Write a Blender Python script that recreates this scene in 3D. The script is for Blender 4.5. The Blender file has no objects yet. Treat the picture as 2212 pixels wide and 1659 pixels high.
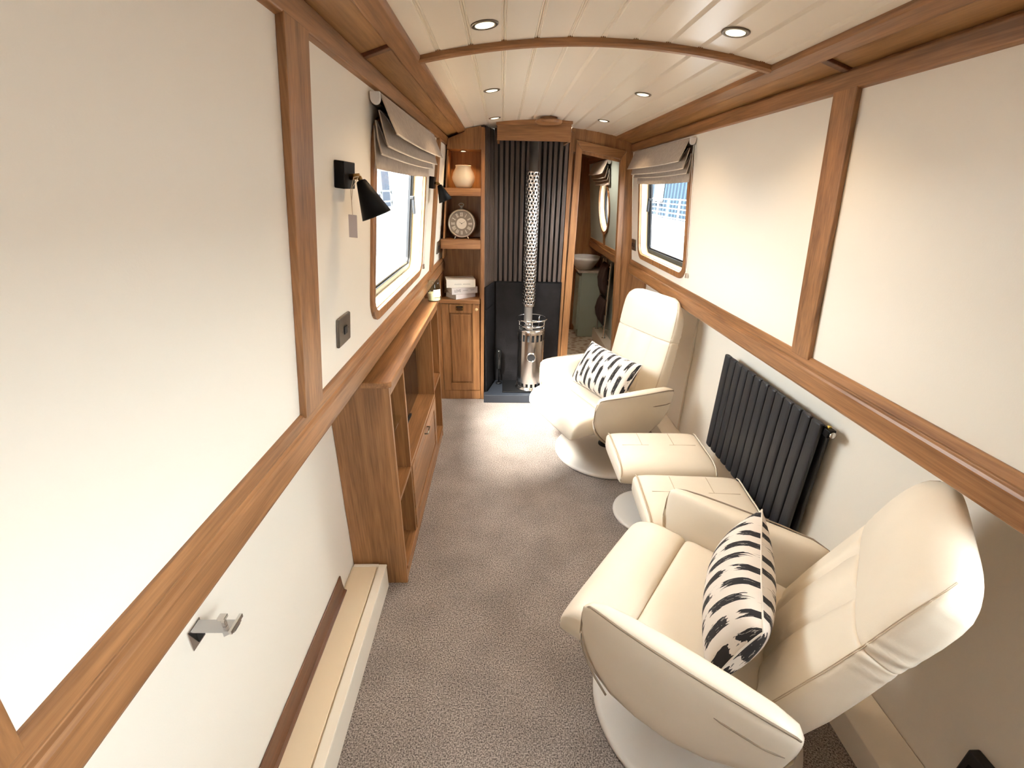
import bpy, bmesh, math, random
from mathutils import Vector, Matrix
random.seed(7)
D = bpy.data
SC = bpy.context.scene
COL = SC.collection
PI = math.pi

# ------------------------------------------------------------------ helpers
class MB:
    """collects shapes, then links them as ONE mesh object"""
    def __init__(s): s.v = []; s.f = []; s.uv = None
    def add(s, vs, fs):
        n = len(s.v); s.v += [tuple(v) for v in vs]; s.f += [tuple(i + n for i in f) for f in fs]; return s
    def box(s, x0, x1, y0, y1, z0, z1, m=None):
        vs = [(x, y, z) for z in (z0, z1) for y in (y0, y1) for x in (x0, x1)]
        if m is not None: vs = [m @ Vector(v) for v in vs]
        return s.add(vs, [(0, 2, 3, 1), (4, 5, 7, 6), (0, 1, 5, 4), (2, 6, 7, 3), (0, 4, 6, 2), (1, 3, 7, 5)])
    def hexa(s, lo, hi):
        return s.add(list(lo) + list(hi), [(3, 2, 1, 0), (4, 5, 6, 7), (0, 1, 5, 4), (1, 2, 6, 5), (2, 3, 7, 6), (3, 0, 4, 7)])
    def prism(s, prof, fn, t0, t1):
        n = len(prof); vs = [fn(p, t0) for p in prof] + [fn(p, t1) for p in prof]
        fs = [(i, (i + 1) % n, n + (i + 1) % n, n + i) for i in range(n)] + [tuple(range(n))[::-1], tuple(range(n, 2 * n))]
        return s.add(vs, fs)
    def loft(s, rings, closed=True, cap=True):
        n = len(rings[0]); vs = [v for r in rings for v in r]; fs = []
        for k in range(len(rings) - 1):
            for i in range(n if closed else n - 1):
                j = (i + 1) % n; fs.append((k * n + i, k * n + j, (k + 1) * n + j, (k + 1) * n + i))
        if cap and closed: fs += [tuple(range(n))[::-1], tuple((len(rings) - 1) * n + i for i in range(n))]
        return s.add(vs, fs)
    def lathe(s, prof, c=(0, 0, 0), seg=32, m=None, cap=True):
        rings = []
        for r, z in prof:
            ring = [Vector((r * math.cos(2 * PI * i / seg), r * math.sin(2 * PI * i / seg), z)) for i in range(seg)]
            if m is not None: ring = [m @ v for v in ring]
            rings.append([v + Vector(c) for v in ring])
        return s.loft(rings, True, cap)
    def tube(s, pts, r, seg=8, closed=False):
        pts = [Vector(p) for p in pts]; rings = []; n = len(pts); up = None
        for i, p in enumerate(pts):
            if closed: t = pts[(i + 1) % n] - pts[i - 1]
            else: t = pts[min(i + 1, n - 1)] - pts[max(i - 1, 0)]
            t = t.normalized()
            if up is None: up = Vector((0, 0, 1)) if abs(t.z) < .9 else Vector((1, 0, 0))
            a = t.cross(up)
            if a.length < 1e-6: a = t.orthogonal()
            a.normalize(); b = a.cross(t).normalized(); up = b
            rr = r[i] if isinstance(r, (list, tuple)) else r
            rings.append([p + a * rr * math.cos(2 * PI * k / seg) + b * rr * math.sin(2 * PI * k / seg) for k in range(seg)])
        if closed: rings.append(rings[0]); return s.loft(rings, True, False)
        return s.loft(rings)
    def build(s, name, mat, parent=None, smooth=False, bevel=0, sub=0, loc=None):
        me = D.meshes.new(name); me.from_pydata(s.v, [], s.f); me.update()
        bm = bmesh.new(); bm.from_mesh(me); bmesh.ops.remove_doubles(bm, verts=bm.verts, dist=1e-6)
        bmesh.ops.recalc_face_normals(bm, faces=bm.faces); bm.to_mesh(me); bm.free()
        ob = D.objects.new(name, me); COL.objects.link(ob)
        for m in (mat if isinstance(mat, (list, tuple)) else [mat]): me.materials.append(m)
        if smooth:
            for p in me.polygons: p.use_smooth = True
        if bevel:
            md = ob.modifiers.new('bev', 'BEVEL'); md.width = bevel; md.segments = 2; md.limit_method = 'ANGLE'; md.angle_limit = .6
            if smooth: md.harden_normals = True
        if sub:
            md = ob.modifiers.new('sub', 'SUBSURF'); md.levels = sub; md.render_levels = sub
        if parent is not None: ob.parent = parent
        if loc is not None: ob.location = loc
        return ob

def tag(o, label=None, cat=None, group=None, kind=None):
    if label: o['label'] = label
    if cat: o['category'] = cat
    if group: o['group'] = group
    if kind: o['kind'] = kind
    return o
def thing(name, label, cat, loc=(0, 0, 0), rz=0, group=None, kind=None):
    o = D.objects.new(name, None); COL.objects.link(o); o.location = loc; o.rotation_euler = (0, 0, rz)
    o.empty_display_size = .1
    return tag(o, label, cat, group, kind)
def struct(o, label=None): o['kind'] = 'structure'; 
def rrect(w0, w1, h0, h1, r, n=6):
    pts = []
    for cx, cy, a0 in ((w1 - r, h1 - r, 0), (w0 + r, h1 - r, 90), (w0 + r, h0 + r, 180), (w1 - r, h0 + r, 270)):
        for k in range(n + 1):
            a = math.radians(a0 + 90 * k / n); pts.append((cx + r * math.cos(a), cy + r * math.sin(a)))
    return pts

# ------------------------------------------------------------------ materials
def new_mat(name):
    m = D.materials.new(name); m.use_nodes = True; nt = m.node_tree
    return m, nt, nt.nodes['Principled BSDF']
def N(nt, t, **k):
    n = nt.nodes.new(t)
    for a, b in k.items():
        if a in n.inputs.keys() if hasattr(n.inputs, 'keys') else False: n.inputs[a].default_value = b
        else: setattr(n, a, b)
    return n
def mat(name, col, rough=.5, metal=0, bump=0, bscale=200, var=0, vscale=3, spec=None, coat=0):
    m, nt, b = new_mat(name)
    b.inputs['Base Color'].default_value = (*col, 1); b.inputs['Roughness'].default_value = rough; b.inputs['Metallic'].default_value = metal
    if spec is not None: b.inputs['Specular IOR Level'].default_value = spec
    if coat: b.inputs['Coat Weight'].default_value = coat; b.inputs['Coat Roughness'].default_value = .1
    tc = nt.nodes.new('ShaderNodeTexCoord')
    if bump:
        no = nt.nodes.new('ShaderNodeTexNoise'); no.inputs['Scale'].default_value = bscale; no.inputs['Detail'].default_value = 3
        nt.links.new(tc.outputs['Object'], no.inputs['Vector'])
        bp = nt.nodes.new('ShaderNodeBump'); bp.inputs['Strength'].default_value = bump; bp.inputs['Distance'].default_value = .002
        nt.links.new(no.outputs['Fac'], bp.inputs['Height']); nt.links.new(bp.outputs['Normal'], b.inputs['Normal'])
    if var:
        no = nt.nodes.new('ShaderNodeTexNoise'); no.inputs['Scale'].default_value = vscale; no.inputs['Detail'].default_value = 4
        nt.links.new(tc.outputs['Object'], no.inputs['Vector'])
        r = nt.nodes.new('ShaderNodeValToRGB')
        r.color_ramp.elements[0].position = .3; r.color_ramp.elements[1].position = .7
        r.color_ramp.elements[0].color = (*[c * (1 - var) for c in col], 1); r.color_ramp.elements[1].color = (*[min(1, c * (1 + var)) for c in col], 1)
        nt.links.new(no.outputs['Fac'], r.inputs['Fac']); nt.links.new(r.outputs['Color'], b.inputs['Base Color'])
    return m
def wood(name, axis, dark, light, rough=.38, scale=1.0):
    m, nt, b = new_mat(name); L = nt.links
    tc = nt.nodes.new('ShaderNodeTexCoord'); mp = nt.nodes.new('ShaderNodeMapping')
    sc = [16 * scale] * 3; sc['xyz'.index(axis)] = 1.1 * scale; mp.inputs['Scale'].default_value = sc
    L.new(tc.outputs['Object'], mp.inputs['Vector'])
    n1 = nt.nodes.new('ShaderNodeTexNoise'); n1.inputs['Scale'].default_value = 1.0; n1.inputs['Detail'].default_value = 6; n1.inputs['Distortion'].default_value = 1.2
    L.new(mp.outputs['Vector'], n1.inputs['Vector'])
    mp2 = nt.nodes.new('ShaderNodeMapping'); sc2 = [170] * 3; sc2['xyz'.index(axis)] = 7; mp2.inputs['Scale'].default_value = sc2
    L.new(tc.outputs['Object'], mp2.inputs['Vector'])
    n2 = nt.nodes.new('ShaderNodeTexNoise'); n2.inputs['Scale'].default_value = 1.0; n2.inputs['Detail'].default_value = 3
    L.new(mp2.outputs['Vector'], n2.inputs['Vector'])
    mx = nt.nodes.new('ShaderNodeMix'); mx.inputs['Factor'].default_value = .4
    L.new(n1.outputs['Fac'], mx.inputs['A']); L.new(n2.outputs['Fac'], mx.inputs['B'])
    r = nt.nodes.new('ShaderNodeValToRGB'); e = r.color_ramp.elements
    e[0].position = .34; e[1].position = .66; e[0].color = (*dark, 1); e[1].color = (*light, 1)
    L.new(mx.outputs['Result'], r.inputs['Fac']); L.new(r.outputs['Color'], b.inputs['Base Color'])
    bp = nt.nodes.new('ShaderNodeBump'); bp.inputs['Strength'].default_value = .12; bp.inputs['Distance'].default_value = .001
    L.new(n2.outputs['Fac'], bp.inputs['Height']); L.new(bp.outputs['Normal'], b.inputs['Normal'])
    b.inputs['Roughness'].default_value = rough
    return m
OD, OL = (.140, .058, .020), (.375, .178, .071)
OAKX, OAKY, OAKZ = (wood('oak_' + a, a, OD, OL) for a in 'xyz')
DOAKY = wood('dark_oak_y', 'y', (.075, .028, .013), (.18, .075, .034))
SOFY = wood('oak_soffit', 'y', (.22, .10, .034), (.42, .22, .085))
SLAT = wood('slat_wood', 'z', (.046, .033, .028), (.118, .088, .076), .30)
CREAM = mat('cream_wall', (.82, .762, .668), .42, bump=.08, bscale=260)
CREAML = mat('cream_paint_gloss', (.80, .72, .60), .3)
CEIL = mat('ceiling_paint', (.80, .73, .63), .28, var=.02, vscale=2)
WHITE = mat('white_plastic', (.78, .76, .73), .35)
LEATHER = mat('cream_leather', (.84, .757, .630), .40, bump=.10, bscale=420, var=.025, vscale=6)
SEAM = mat('leather_seam', (.27, .21, .15), .6)
STITCH = mat('stitch_line', (.58, .47, .345), .6)
BASEM = mat('base_leather', (.68, .63, .57), .42, bump=.08, bscale=420)
BLACK = mat('black_metal', (.005, .005, .0055), .5, spec=.15)
BLACKP = mat('black_plastic', (.010, .010, .011), .5)
SLATE = mat('black_slate', (.011, .010, .011), .42, spec=.25, bump=.6, bscale=40, var=.35, vscale=14)
HEARTHM = mat('hearth_slate', (.022, .026, .034), .35, var=.1, vscale=9)
CHROME = mat('chrome', (.80, .79, .78), .12, 1)
PIPE = mat('brushed_pipe', (.76, .70, .65), .45, 1)
GUARDM = mat('guard_steel', (.62, .60, .585), .27, 1)
STEEL = mat('stainless_steel', (.72, .70, .68), .17, 1)
BRASS = mat('antique_brass', (.33, .20, .075), .32, 1)
GUNM = mat('gunmetal_plate', (.21, .19, .165), .30, 1)
ANTH = mat('anthracite', (.019, .0205, .026), .42, spec=.35)
TAUPE = mat('taupe_linen', (.40, .335, .28), .9, bump=.5, bscale=500, var=.10, vscale=60)
LITEDGE = mat('lit_linen_edge', (.55, .48, .41), .9)  # paler linen, a painted highlight for the lower edge of each fold
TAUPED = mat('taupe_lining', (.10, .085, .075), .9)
ALU = mat('black_aluminium', (.009, .010, .012), .5, spec=.2)
PINE = mat('pale_reveal', (.80, .66, .44), .5)
PAPER = mat('book_cover', (.80, .76, .68), .55)
PAPERG = mat('book_cover_grey', (.60, .55, .53), .55)
PAGES = mat('book_pages', (.62, .55, .49), .8, bump=.4, bscale=300)
INK = mat('print_ink', (.06, .055, .055), .7)
CERAM = mat('cream_ceramic', (.78, .68, .53), .35)
PORC = mat('porcelain', (.82, .80, .77), .15)
SILVER = mat('aged_silver', (.52, .47, .40), .3, .9)
CLOCKF = mat('clock_ring', (.20, .16, .125), .4)
DIAL = mat('clock_dial', (.70, .64, .56), .5)
NUMER = mat('clock_numerals', (.72, .67, .58), .5)
TAGM = mat('tag_card', (.52, .45, .43), .7)
STRING = mat('string', (.62, .50, .40), .8)
WAX = mat('candle_wax', (.85, .80, .55), .5)
GREEN = mat('sage_paint', (.33, .375, .325), .45)
GREENW = mat('sage_wall', (.40, .455, .42), .45)
TOWEL = mat('brown_towel', (.045, .026, .022), .95, bump=.8, bscale=300)
STONE = mat('stone_worktop', (.48, .42, .36), .3, var=.12, vscale=20)
KNOBM = mat('pale_knob', (.72, .55, .30), .3, .6)
GLOW = D.materials.new('lamp_glow'); GLOW.use_nodes = True
_b = GLOW.node_tree.nodes['Principled BSDF']; _b.inputs['Base Color'].default_value = (1, .95, .8, 1)
_b.inputs['Emission Color'].default_value = (1, .93, .66, 1); _b.inputs['Emission Strength'].default_value = 1.6
SHADEIN = mat('shade_inside', (.5, .5, .48), .5)

def glass_mat(name, tint, refl=.08, rough=0.0):
    m = D.materials.new(name); m.use_nodes = True; nt = m.node_tree; nt.nodes.clear()
    o = nt.nodes.new('ShaderNodeOutputMaterial'); t = nt.nodes.new('ShaderNodeBsdfTransparent'); g = nt.nodes.new('ShaderNodeBsdfGlossy')
    t.inputs['Color'].default_value = (*tint, 1); g.inputs['Roughness'].default_value = rough
    lw = nt.nodes.new('ShaderNodeLayerWeight'); lw.inputs['Blend'].default_value = .5
    pw = nt.nodes.new('ShaderNodeMath'); pw.operation = 'POWER'; pw.inputs[1].default_value = 5; nt.links.new(lw.outputs['Facing'], pw.inputs[0])
    ml = nt.nodes.new('ShaderNodeMath'); ml.operation = 'MULTIPLY_ADD'; ml.inputs[1].default_value = .5; ml.inputs[2].default_value = .02; nt.links.new(pw.outputs[0], ml.inputs[0])
    mx = nt.nodes.new('ShaderNodeMixShader')
    nt.links.new(ml.outputs[0], mx.inputs[0]); nt.links.new(t.outputs[0], mx.inputs[1]); nt.links.new(g.outputs[0], mx.inputs[2])
    nt.links.new(mx.outputs[0], o.inputs[0]); return m
PANE = glass_mat('window_glass', (.97, .985, .98))
JAR = glass_mat('jar_glass', (.93, .95, .92))
SCREEN, _nt, _b = new_mat('screen_glass')
_b.inputs['Base Color'].default_value = (.006, .006, .007, 1); _b.inputs['Roughness'].default_value = .03; _b.inputs['IOR'].default_value = 2.4

def carpet():
    m, nt, b = new_mat('carpet_pile'); L = nt.links
    tc = nt.nodes.new('ShaderNodeTexCoord')
    n = nt.nodes.new('ShaderNodeTexNoise'); n.inputs['Scale'].default_value = 210; n.inputs['Detail'].default_value = 2; n.inputs['Roughness'].default_value = .7
    L.new(tc.outputs['Object'], n.inputs['Vector'])
    n2 = nt.nodes.new('ShaderNodeTexNoise'); n2.inputs['Scale'].default_value = 5; n2.inputs['Detail'].default_value = 3
    L.new(tc.outputs['Object'], n2.inputs['Vector'])
    r = nt.nodes.new('ShaderNodeValToRGB'); e = r.color_ramp.elements
    e[0].position = .36; e[1].position = .66; e[0].color = (.060, .046, .039, 1); e[1].color = (.47, .395, .35, 1)
    L.new(n.outputs['Fac'], r.inputs['Fac'])
    r2 = nt.nodes.new('ShaderNodeValToRGB'); r2.color_ramp.elements[0].position = .35; r2.color_ramp.elements[1].position = .65
    r2.color_ramp.elements[0].color = (.86, .86, .86, 1); r2.color_ramp.elements[1].color = (1.08, 1.08, 1.08, 1)
    L.new(n2.outputs['Fac'], r2.inputs['Fac'])
    mx = nt.nodes.new('ShaderNodeMix'); mx.data_type = 'RGBA'; mx.blend_type = 'MULTIPLY'; mx.inputs['Factor'].default_value = 1
    L.new(r.outputs['Color'], mx.inputs['A']); L.new(r2.outputs['Color'], mx.inputs['B'])
    L.new(mx.outputs['Result'], b.inputs['Base Color']); b.inputs['Roughness'].default_value = .95
    bp = nt.nodes.new('ShaderNodeBump'); bp.inputs['Strength'].default_value = .6; bp.inputs['Distance'].default_value = .004
    L.new(n.outputs['Fac'], bp.inputs['Height']); L.new(bp.outputs['Normal'], b.inputs['Normal'])
    return m
CARPET = carpet()
def vinyl():
    m, nt, b = new_mat('patterned_vinyl'); L = nt.links
    tc = nt.nodes.new('ShaderNodeTexCoord'); vo = nt.nodes.new('ShaderNodeTexVoronoi'); vo.inputs['Scale'].default_value = 16
    L.new(tc.outputs['Object'], vo.inputs['Vector'])
    r = nt.nodes.new('ShaderNodeValToRGB'); e = r.color_ramp.elements
    e[0].position = .25; e[1].position = .55; e[0].color = (.26, .17, .11, 1); e[1].color = (.48, .42, .34, 1)
    L.new(vo.outputs['Distance'], r.inputs['Fac']); L.new(r.outputs['Color'], b.inputs['Base Color']); b.inputs['Roughness'].default_value = .5
    return m
VINYL = vinyl()
def ikat():
    """woven cushion cloth: rows of ragged black dashes on off-white"""
    m, nt, b = new_mat('ikat_cloth'); L = nt.links
    def M(op, a, c=None, d=None):
        n = nt.nodes.new('ShaderNodeMath'); n.operation = op
        for i, x in enumerate((a, c, d)):
            if x is None: continue
            if isinstance(x, (int, float)): n.inputs[i].default_value = x
            else: L.new(x, n.inputs[i])
        return n.outputs[0]
    uv = nt.nodes.new('ShaderNodeUVMap'); sp = nt.nodes.new('ShaderNodeSeparateXYZ'); L.new(uv.outputs[0], sp.inputs[0])
    u, v = sp.outputs[0], sp.outputs[1]
    mp = nt.nodes.new('ShaderNodeMapping'); mp.inputs['Scale'].default_value = (95, 6, 1); L.new(uv.outputs[0], mp.inputs[0])
    ns = nt.nodes.new('ShaderNodeTexNoise'); ns.inputs['Scale'].default_value = 1; ns.inputs['Detail'].default_value = 2; L.new(mp.outputs[0], ns.inputs['Vector'])
    jit = M('MULTIPLY', M('SUBTRACT', ns.outputs['Fac'], .5), .55)
    un = M('MULTIPLY', u, 9.5)
    colm = M('FLOOR', un); fu = M('FRACT', un)
    par = M('MODULO', colm, 3.0)
    vv = M('ADD', M('ADD', M('MULTIPLY', v, 3.1), M('MULTIPLY', par, .37)), jit)
    fv = M('FRACT', vv)
    a = M('MULTIPLY', M('GREATER_THAN', fv, .10), M('LESS_THAN', fv, .84))
    fuj = M('ADD', fu, M('MULTIPLY', jit, .35))
    c = M('MULTIPLY', M('GREATER_THAN', fuj, .28), M('LESS_THAN', fuj, .74))
    mk = M('MULTIPLY', a, c)
    mp2 = nt.nodes.new('ShaderNodeMapping'); mp2.inputs['Scale'].default_value = (190, 14, 1); L.new(uv.outputs[0], mp2.inputs[0])
    n2 = nt.nodes.new('ShaderNodeTexNoise'); n2.inputs['Scale'].default_value = 1; L.new(mp2.outputs[0], n2.inputs['Vector'])
    mk2 = M('MULTIPLY', mk, M('LESS_THAN', n2.outputs['Fac'], .64))
    fleck = M('MULTIPLY', M('GREATER_THAN', n2.outputs['Fac'], .655), M('MULTIPLY', M('GREATER_THAN', fu, .2), M('LESS_THAN', fu, .8)))
    mk3 = M('MAXIMUM', mk2, M('MULTIPLY', fleck, .75))
    mx = nt.nodes.new('ShaderNodeMix'); mx.data_type = 'RGBA'; L.new(mk3, mx.inputs['Factor'])
    mx.inputs['A'].default_value = (.74, .67, .60, 1); mx.inputs['B'].default_value = (.014, .012, .014, 1)
    L.new(mx.outputs['Result'], b.inputs['Base Color']); b.inputs['Roughness'].default_value = .85
    return m
IKAT = ikat()
CORD = mat('cushion_piping', (.76, .70, .62), .8)

# ------------------------------------------------------------------ room shell
WB, WT = (.774, 1.144), (.687, 1.928)          # upper wall: half width / height at gunwale rail and at cornice
def wx(z): return WB[0] + (WT[0] - WB[0]) * (z - WB[1]) / (WT[1] - WB[1])
_nx, _nz = (WT[1] - WB[1]), (WB[0] - WT[0]); _l = math.hypot(_nx, _nz); _nx /= _l; _nz /= _l
def wall_pt(side, y, z, out=0.0):
    """point on the upper wall lining; out > 0 goes outboard, < 0 into the room"""
    return Vector((side * (wx(z) + out * _nx), y, z + out * _nz))
Y0, Y1, YB = -1.30, 3.77, 5.62
ZTOP, ZLOW = 2.02, 1.06
HULL = .935
def ceil_z(x): return 2.086 - .19 * x * x

def wall_seg(mb, side, ya, yb, hole=None, th=.075):
    """upper lining between ya and yb with an optional rounded hole (y0,y1,z0,z1,r)"""
    if hole is None:
        for o in ((0, th),):
            lo = [wall_pt(side, ya, ZLOW, 0), wall_pt(side, yb, ZLOW, 0), wall_pt(side, yb, ZLOW, th), wall_pt(side, ya, ZLOW, th)]
            hi = [wall_pt(side, ya, ZTOP, 0), wall_pt(side, yb, ZTOP, 0), wall_pt(side, yb, ZTOP, th), wall_pt(side, ya, ZTOP, th)]
            mb.hexa(lo, hi)
        return
    h0, h1, z0, z1, r = hole
    loop = rrect(h0, h1, z0, z1, r, 6); cy, cz = (h0 + h1) / 2, (z0 + z1) / 2
    outer = []
    for (y, z) in loop:
        dy, dz = y - cy, z - cz
        t = min((yb - cy) / dy if dy > 1e-9 else ((ya - cy) / dy if dy < -1e-9 else 1e9), (ZTOP - cz) / dz if dz > 1e-9 else ((ZLOW - cz) / dz if dz < -1e-9 else 1e9))
        outer.append([cy + dy * t, cz + dz * t])
    for cyy, czz in ((ya, ZLOW), (ya, ZTOP), (yb, ZLOW), (yb, ZTOP)):      # snap nearest points to the corners
        k = min(range(len(outer)), key=lambda i: (outer[i][0] - cyy) ** 2 + (outer[i][1] - czz) ** 2); outer[k] = [cyy, czz]
    n = len(loop)
    rings = [[wall_pt(side, y, z, 0) for y, z in outer], [wall_pt(side, y, z, 0) for y, z in loop],
             [wall_pt(side, y, z, th) for y, z in loop], [wall_pt(side, y, z, th) for y, z in outer]]
    mb.loft(rings, True, False)
    vs = rings[0] + rings[3]
    mb.add(vs, [(i, (i + 1) % n, n + (i + 1) % n, n + i) for i in range(n)])

WIN_L = (1.60, 2.69, 1.19, 1.865, .10)
WIN_R = (2.59, 3.57, 1.19, 1.865, .10)
WIN_ADDED = (-1.00, .62, 1.085, 1.66, .02)  # unseen side hatch, added behind the camera to brighten the left wall
inset = lambda w, d: (w[0] + d, w[1] - d, w[2] + d, w[3] - d, max(.02, w[4] - d))
FR = .034

def side_wall(side, segs, name):
    mb = MB(); 
    for s in segs: wall_seg(mb, side, *s)
    # gunwale shelf and hull lining below the rail
    def fn(p, t): return (side * p[0], t, p[1])
    mb.prism([(wx(1.06), 1.06), (HULL + .03, 1.06), (HULL + .03, 0), (HULL, 0), (HULL, 1.03), (wx(1.06) - .004, 1.03)], fn, Y0, Y1)
    o = mb.build(name, CREAM); struct(o); return o
side_wall(-1, [(Y0, 1.30), (1.30, 2.99, inset(WIN_L, FR)), (2.99, Y1)], 'wall_left')
side_wall(1, [(Y0, -1.1), (-1.1, .66, inset(WIN_ADDED, FR)), (.66, 2.29), (2.29, Y1, inset(WIN_R, FR))], 'wall_right')

o = MB().box(-.965, .965, Y0, Y1, -.06, 0).build('floor', CARPET); struct(o)
# rear bulkhead behind the camera
mb = MB()
mb.box(-.965, .965, Y0 - .04, Y0, 0, 2.12)
o = mb.build('wall_rear', OAKZ); struct(o)

# tongue and groove ceiling: curved boards with a double bead at every joint
mb = MB(); xs = []
k = -6
prof = []
gx = [.012 + .1008 * i for i in range(-6, 7)]
pts = [-.60]
for g in gx:
    if -.59 < g < .59: pts += [g - .0085, g - .0055, g - .0030, g, g + .0030, g + .0055, g + .0085]
pts += [.60]
dz = {0: 0, 1: .0035, 2: .0, 3: .006, 4: .0, 5: .0035, 6: 0}
top = []
for i, x in enumerate(pts):
    d = 0 if i in (0, len(pts) - 1) else dz[(i - 1) % 7]
    top.append((x, ceil_z(x) + d))
full = top + [(x, ceil_z(x) + .05) for x in (.6, .3, 0, -.3, -.6)]
mb.prism(full, lambda p, t: (p[0], t, p[1]), Y0, Y1)
o = mb.build('ceiling', CEIL); struct(o)

# cornices
def cornice(side, name):
    t = thing(name, None, None, kind='structure')
    fn = lambda p, y: (side * p[0], y, p[1])
    MB().prism([(.690, 1.926), (.672, 1.930), (.667, 1.974), (.672, 1.980), (.700, 1.995), (.705, 1.93)], fn, Y0, YB).build('wall_board', OAKY, t, bevel=.003)
    MB().prism([(.682, 1.983), (.596, 2.010), (.596, 2.022), (.69, 2.0)], fn, Y0, YB).build('soffit_board', SOFY, t)
    MB().prism([(.599, 1.999), (.594, 1.997), (.553, 2.013), (.547, 2.020), (.547, 2.040), (.602, 2.024)], fn, Y0, YB).build('inner_moulding', OAKY, t, bevel=.003)
    for y in (-.30, 1.49, 3.30 if side < 0 else 3.4):
        if y > 3: continue
        MB().prism([(.676, 1.975), (.597, 2.000), (.597, 2.012), (.682, 1.986)], fn, y - .013, y + .013).build('cross_trim', DOAKY, t, bevel=.002)
    return t
cornice(-1, 'trim_1'); cornice(1, 'trim_2')
# gunwale rails
def rail(side, name):
    fn = lambda p, y: (side * p[0], y, p[1])
    prof = [(.778, 1.148), (.768, 1.148), (.764, 1.143), (.762, 1.122), (.765, 1.116), (.759, 1.111), (.756, 1.104), (.760, 1.048), (.764, 1.039), (.785, 1.035), (.80, 1.06)]
    o = MB().prism(prof, fn, Y0, YB).build(name, OAKY, bevel=.002); struct(o)
rail(-1, 'trim_3'); rail(1, 'trim_4')
def batten(side, y0, y1, name):
    mb = MB()
    lo = [wall_pt(side, y0, 1.14, 0), wall_pt(side, y1, 1.14, 0), wall_pt(side, y1, 1.14, -.016), wall_pt(side, y0, 1.14, -.016)]
    hi = [wall_pt(side, y0, 1.935, 0), wall_pt(side, y1, 1.935, 0), wall_pt(side, y1, 1.935, -.016), wall_pt(side, y0, 1.935, -.016)]
    o = mb.hexa(lo, hi).build(name, OAKZ, bevel=.002); struct(o)
batten(-1, .975, 1.086, 'trim_5'); batten(1, 1.425, 1.522, 'trim_6')
batten(-1, 3.06, 3.16, 'trim_7'); batten(-1, .165, .276, 'trim_8')
# arched rib across the ceiling
mb = MB(); rings = []
for i in range(25):
    x = -.553 + 1.106 * i / 24; z = ceil_z(x)
    rings.append([(x, 1.672, z + .004), (x, 1.672, z - .012), (x, 1.680, z - .018), (x, 1.698, z - .018), (x, 1.706, z - .012), (x, 1.706, z + .004)])
o = mb.loft(rings).build('trim_9', OAKX); struct(o)
# pipe boxing along both sides
mb = MB().box(-HULL, -.785, -1.28, 1.515, .002, .118)
o = thing('baseboard_left', None, None, kind='structure')
mb.build('boxing', CREAML, o, bevel=.003)
MB().box(-.926, -.824, -1.28, 1.502, .1185, .127).build('lid', mat('boxing_lid', (.74, .60, .42), .35), o, bevel=.002)
MB().box(-.818, -.784, -1.28, 1.516, .1185, .128).build('front_lip', CREAML, o, bevel=.002)
MB().box(-.926, -.818, 1.503, 1.516, .1185, .130).build('end_lip', CREAML, o, bevel=.002)
o = MB().prism([(.845, .002), (.838, .115), (.932, .165), (.932, .002)], lambda p, t: (p[0], t, p[1]), -1.28, 3.755).build('baseboard_right', CREAML, bevel=.003); struct(o)
o = MB().box(.921, .934, 2.685, 3.765, .168, 1.028).build('trim_10', CREAM, bevel=.002); struct(o)

# windows
def window(side, w, name, latch_y, latch=True):
    t = thing(name, None, None, kind='structure')
    def ring(mb, wa, wb, o0, o1, n=6):
        a = rrect(wa[0], wa[1], wa[2], wa[3], wa[4], n); b = rrect(wb[0], wb[1], wb[2], wb[3], wb[4], n)
        r = [[wall_pt(side, y, z, o0) for y, z in a], [wall_pt(side, y, z, o1) for y, z in a], [wall_pt(side, y, z, o1) for y, z in b], [wall_pt(side, y, z, o0) for y, z in b]]
        r.append(r[0]); mb.loft(r, True, False)
    mb = MB(); ring(mb, w, inset(w, FR + .002), -.012, .004); mb.build('oak_frame', OAKZ, t, bevel=.003)
    mb = MB(); ring(mb, inset(w, FR - .0), inset(w, FR + .006), .004, .073); mb.build('reveal', PINE, t)
    mb = MB(); ring(mb, inset(w, FR + .0062), inset(w, FR + .034), .050, .072); ring(mb, inset(w, FR + .034), inset(w, FR + .044), .058, .072)
    mb.build('metal_frame', ALU, t, bevel=.002)
    g = inset(w, FR + .042); lp = rrect(g[0], g[1], g[2], g[3], g[4], 6)
    MB().loft([[wall_pt(side, y, z, .063) for y, z in lp], [wall_pt(side, y, z, .067) for y, z in lp]]).build('glass', PANE, t)
    if latch:
        mb = MB(); c = wall_pt(side, latch_y, 1.60, .045); mb.box(-.010, .010, -.012, .012, -.008, .008, Matrix.Translation(c))
        c2 = wall_pt(side, latch_y, 1.565, .035); mb.box(-.007, .007, -.009, .009, -.045, .045, Matrix.Translation(c2)); mb.build('latch', ALU, t, bevel=.003)
    return t
window(-1, WIN_L, 'window_1', 2.59); window(1, WIN_R, 'window_2', 3.47)
window(1, WIN_ADDED, 'window_added', .3, False)  # frame and pane of the added, unseen hatch

# ------------------------------------------------------------------ far bulkhead
t = thing('wall_back', None, None, kind='structure')
def roofline(x0, x1, n=8): return [(x0 + (x1 - x0) * i / n, ceil_z(x0 + (x1 - x0) * i / n) + .004) for i in range(n + 1)]
def opening_r(z): return .596 + (1.875 - z) * .0627
fnY = lambda p, y: (p[0], y, p[1])
hd = lambda x: 1.931 - .19 * (x - .301)            # sloping head of the doorway
hull_r = lambda z: (HULL if z < 1.03 else wx(z) + .02)
# timber behind the alcove, left of the stove
MB().prism([(-.965, 0), (-.425, 0), (-.425, 2.05), (-.60, 2.012), (-.70, 1.98), (-.80, 1.06), (-.965, 1.06)], fnY, Y1, Y1 + .03).build('timber_panel', OAKZ, t)
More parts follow.
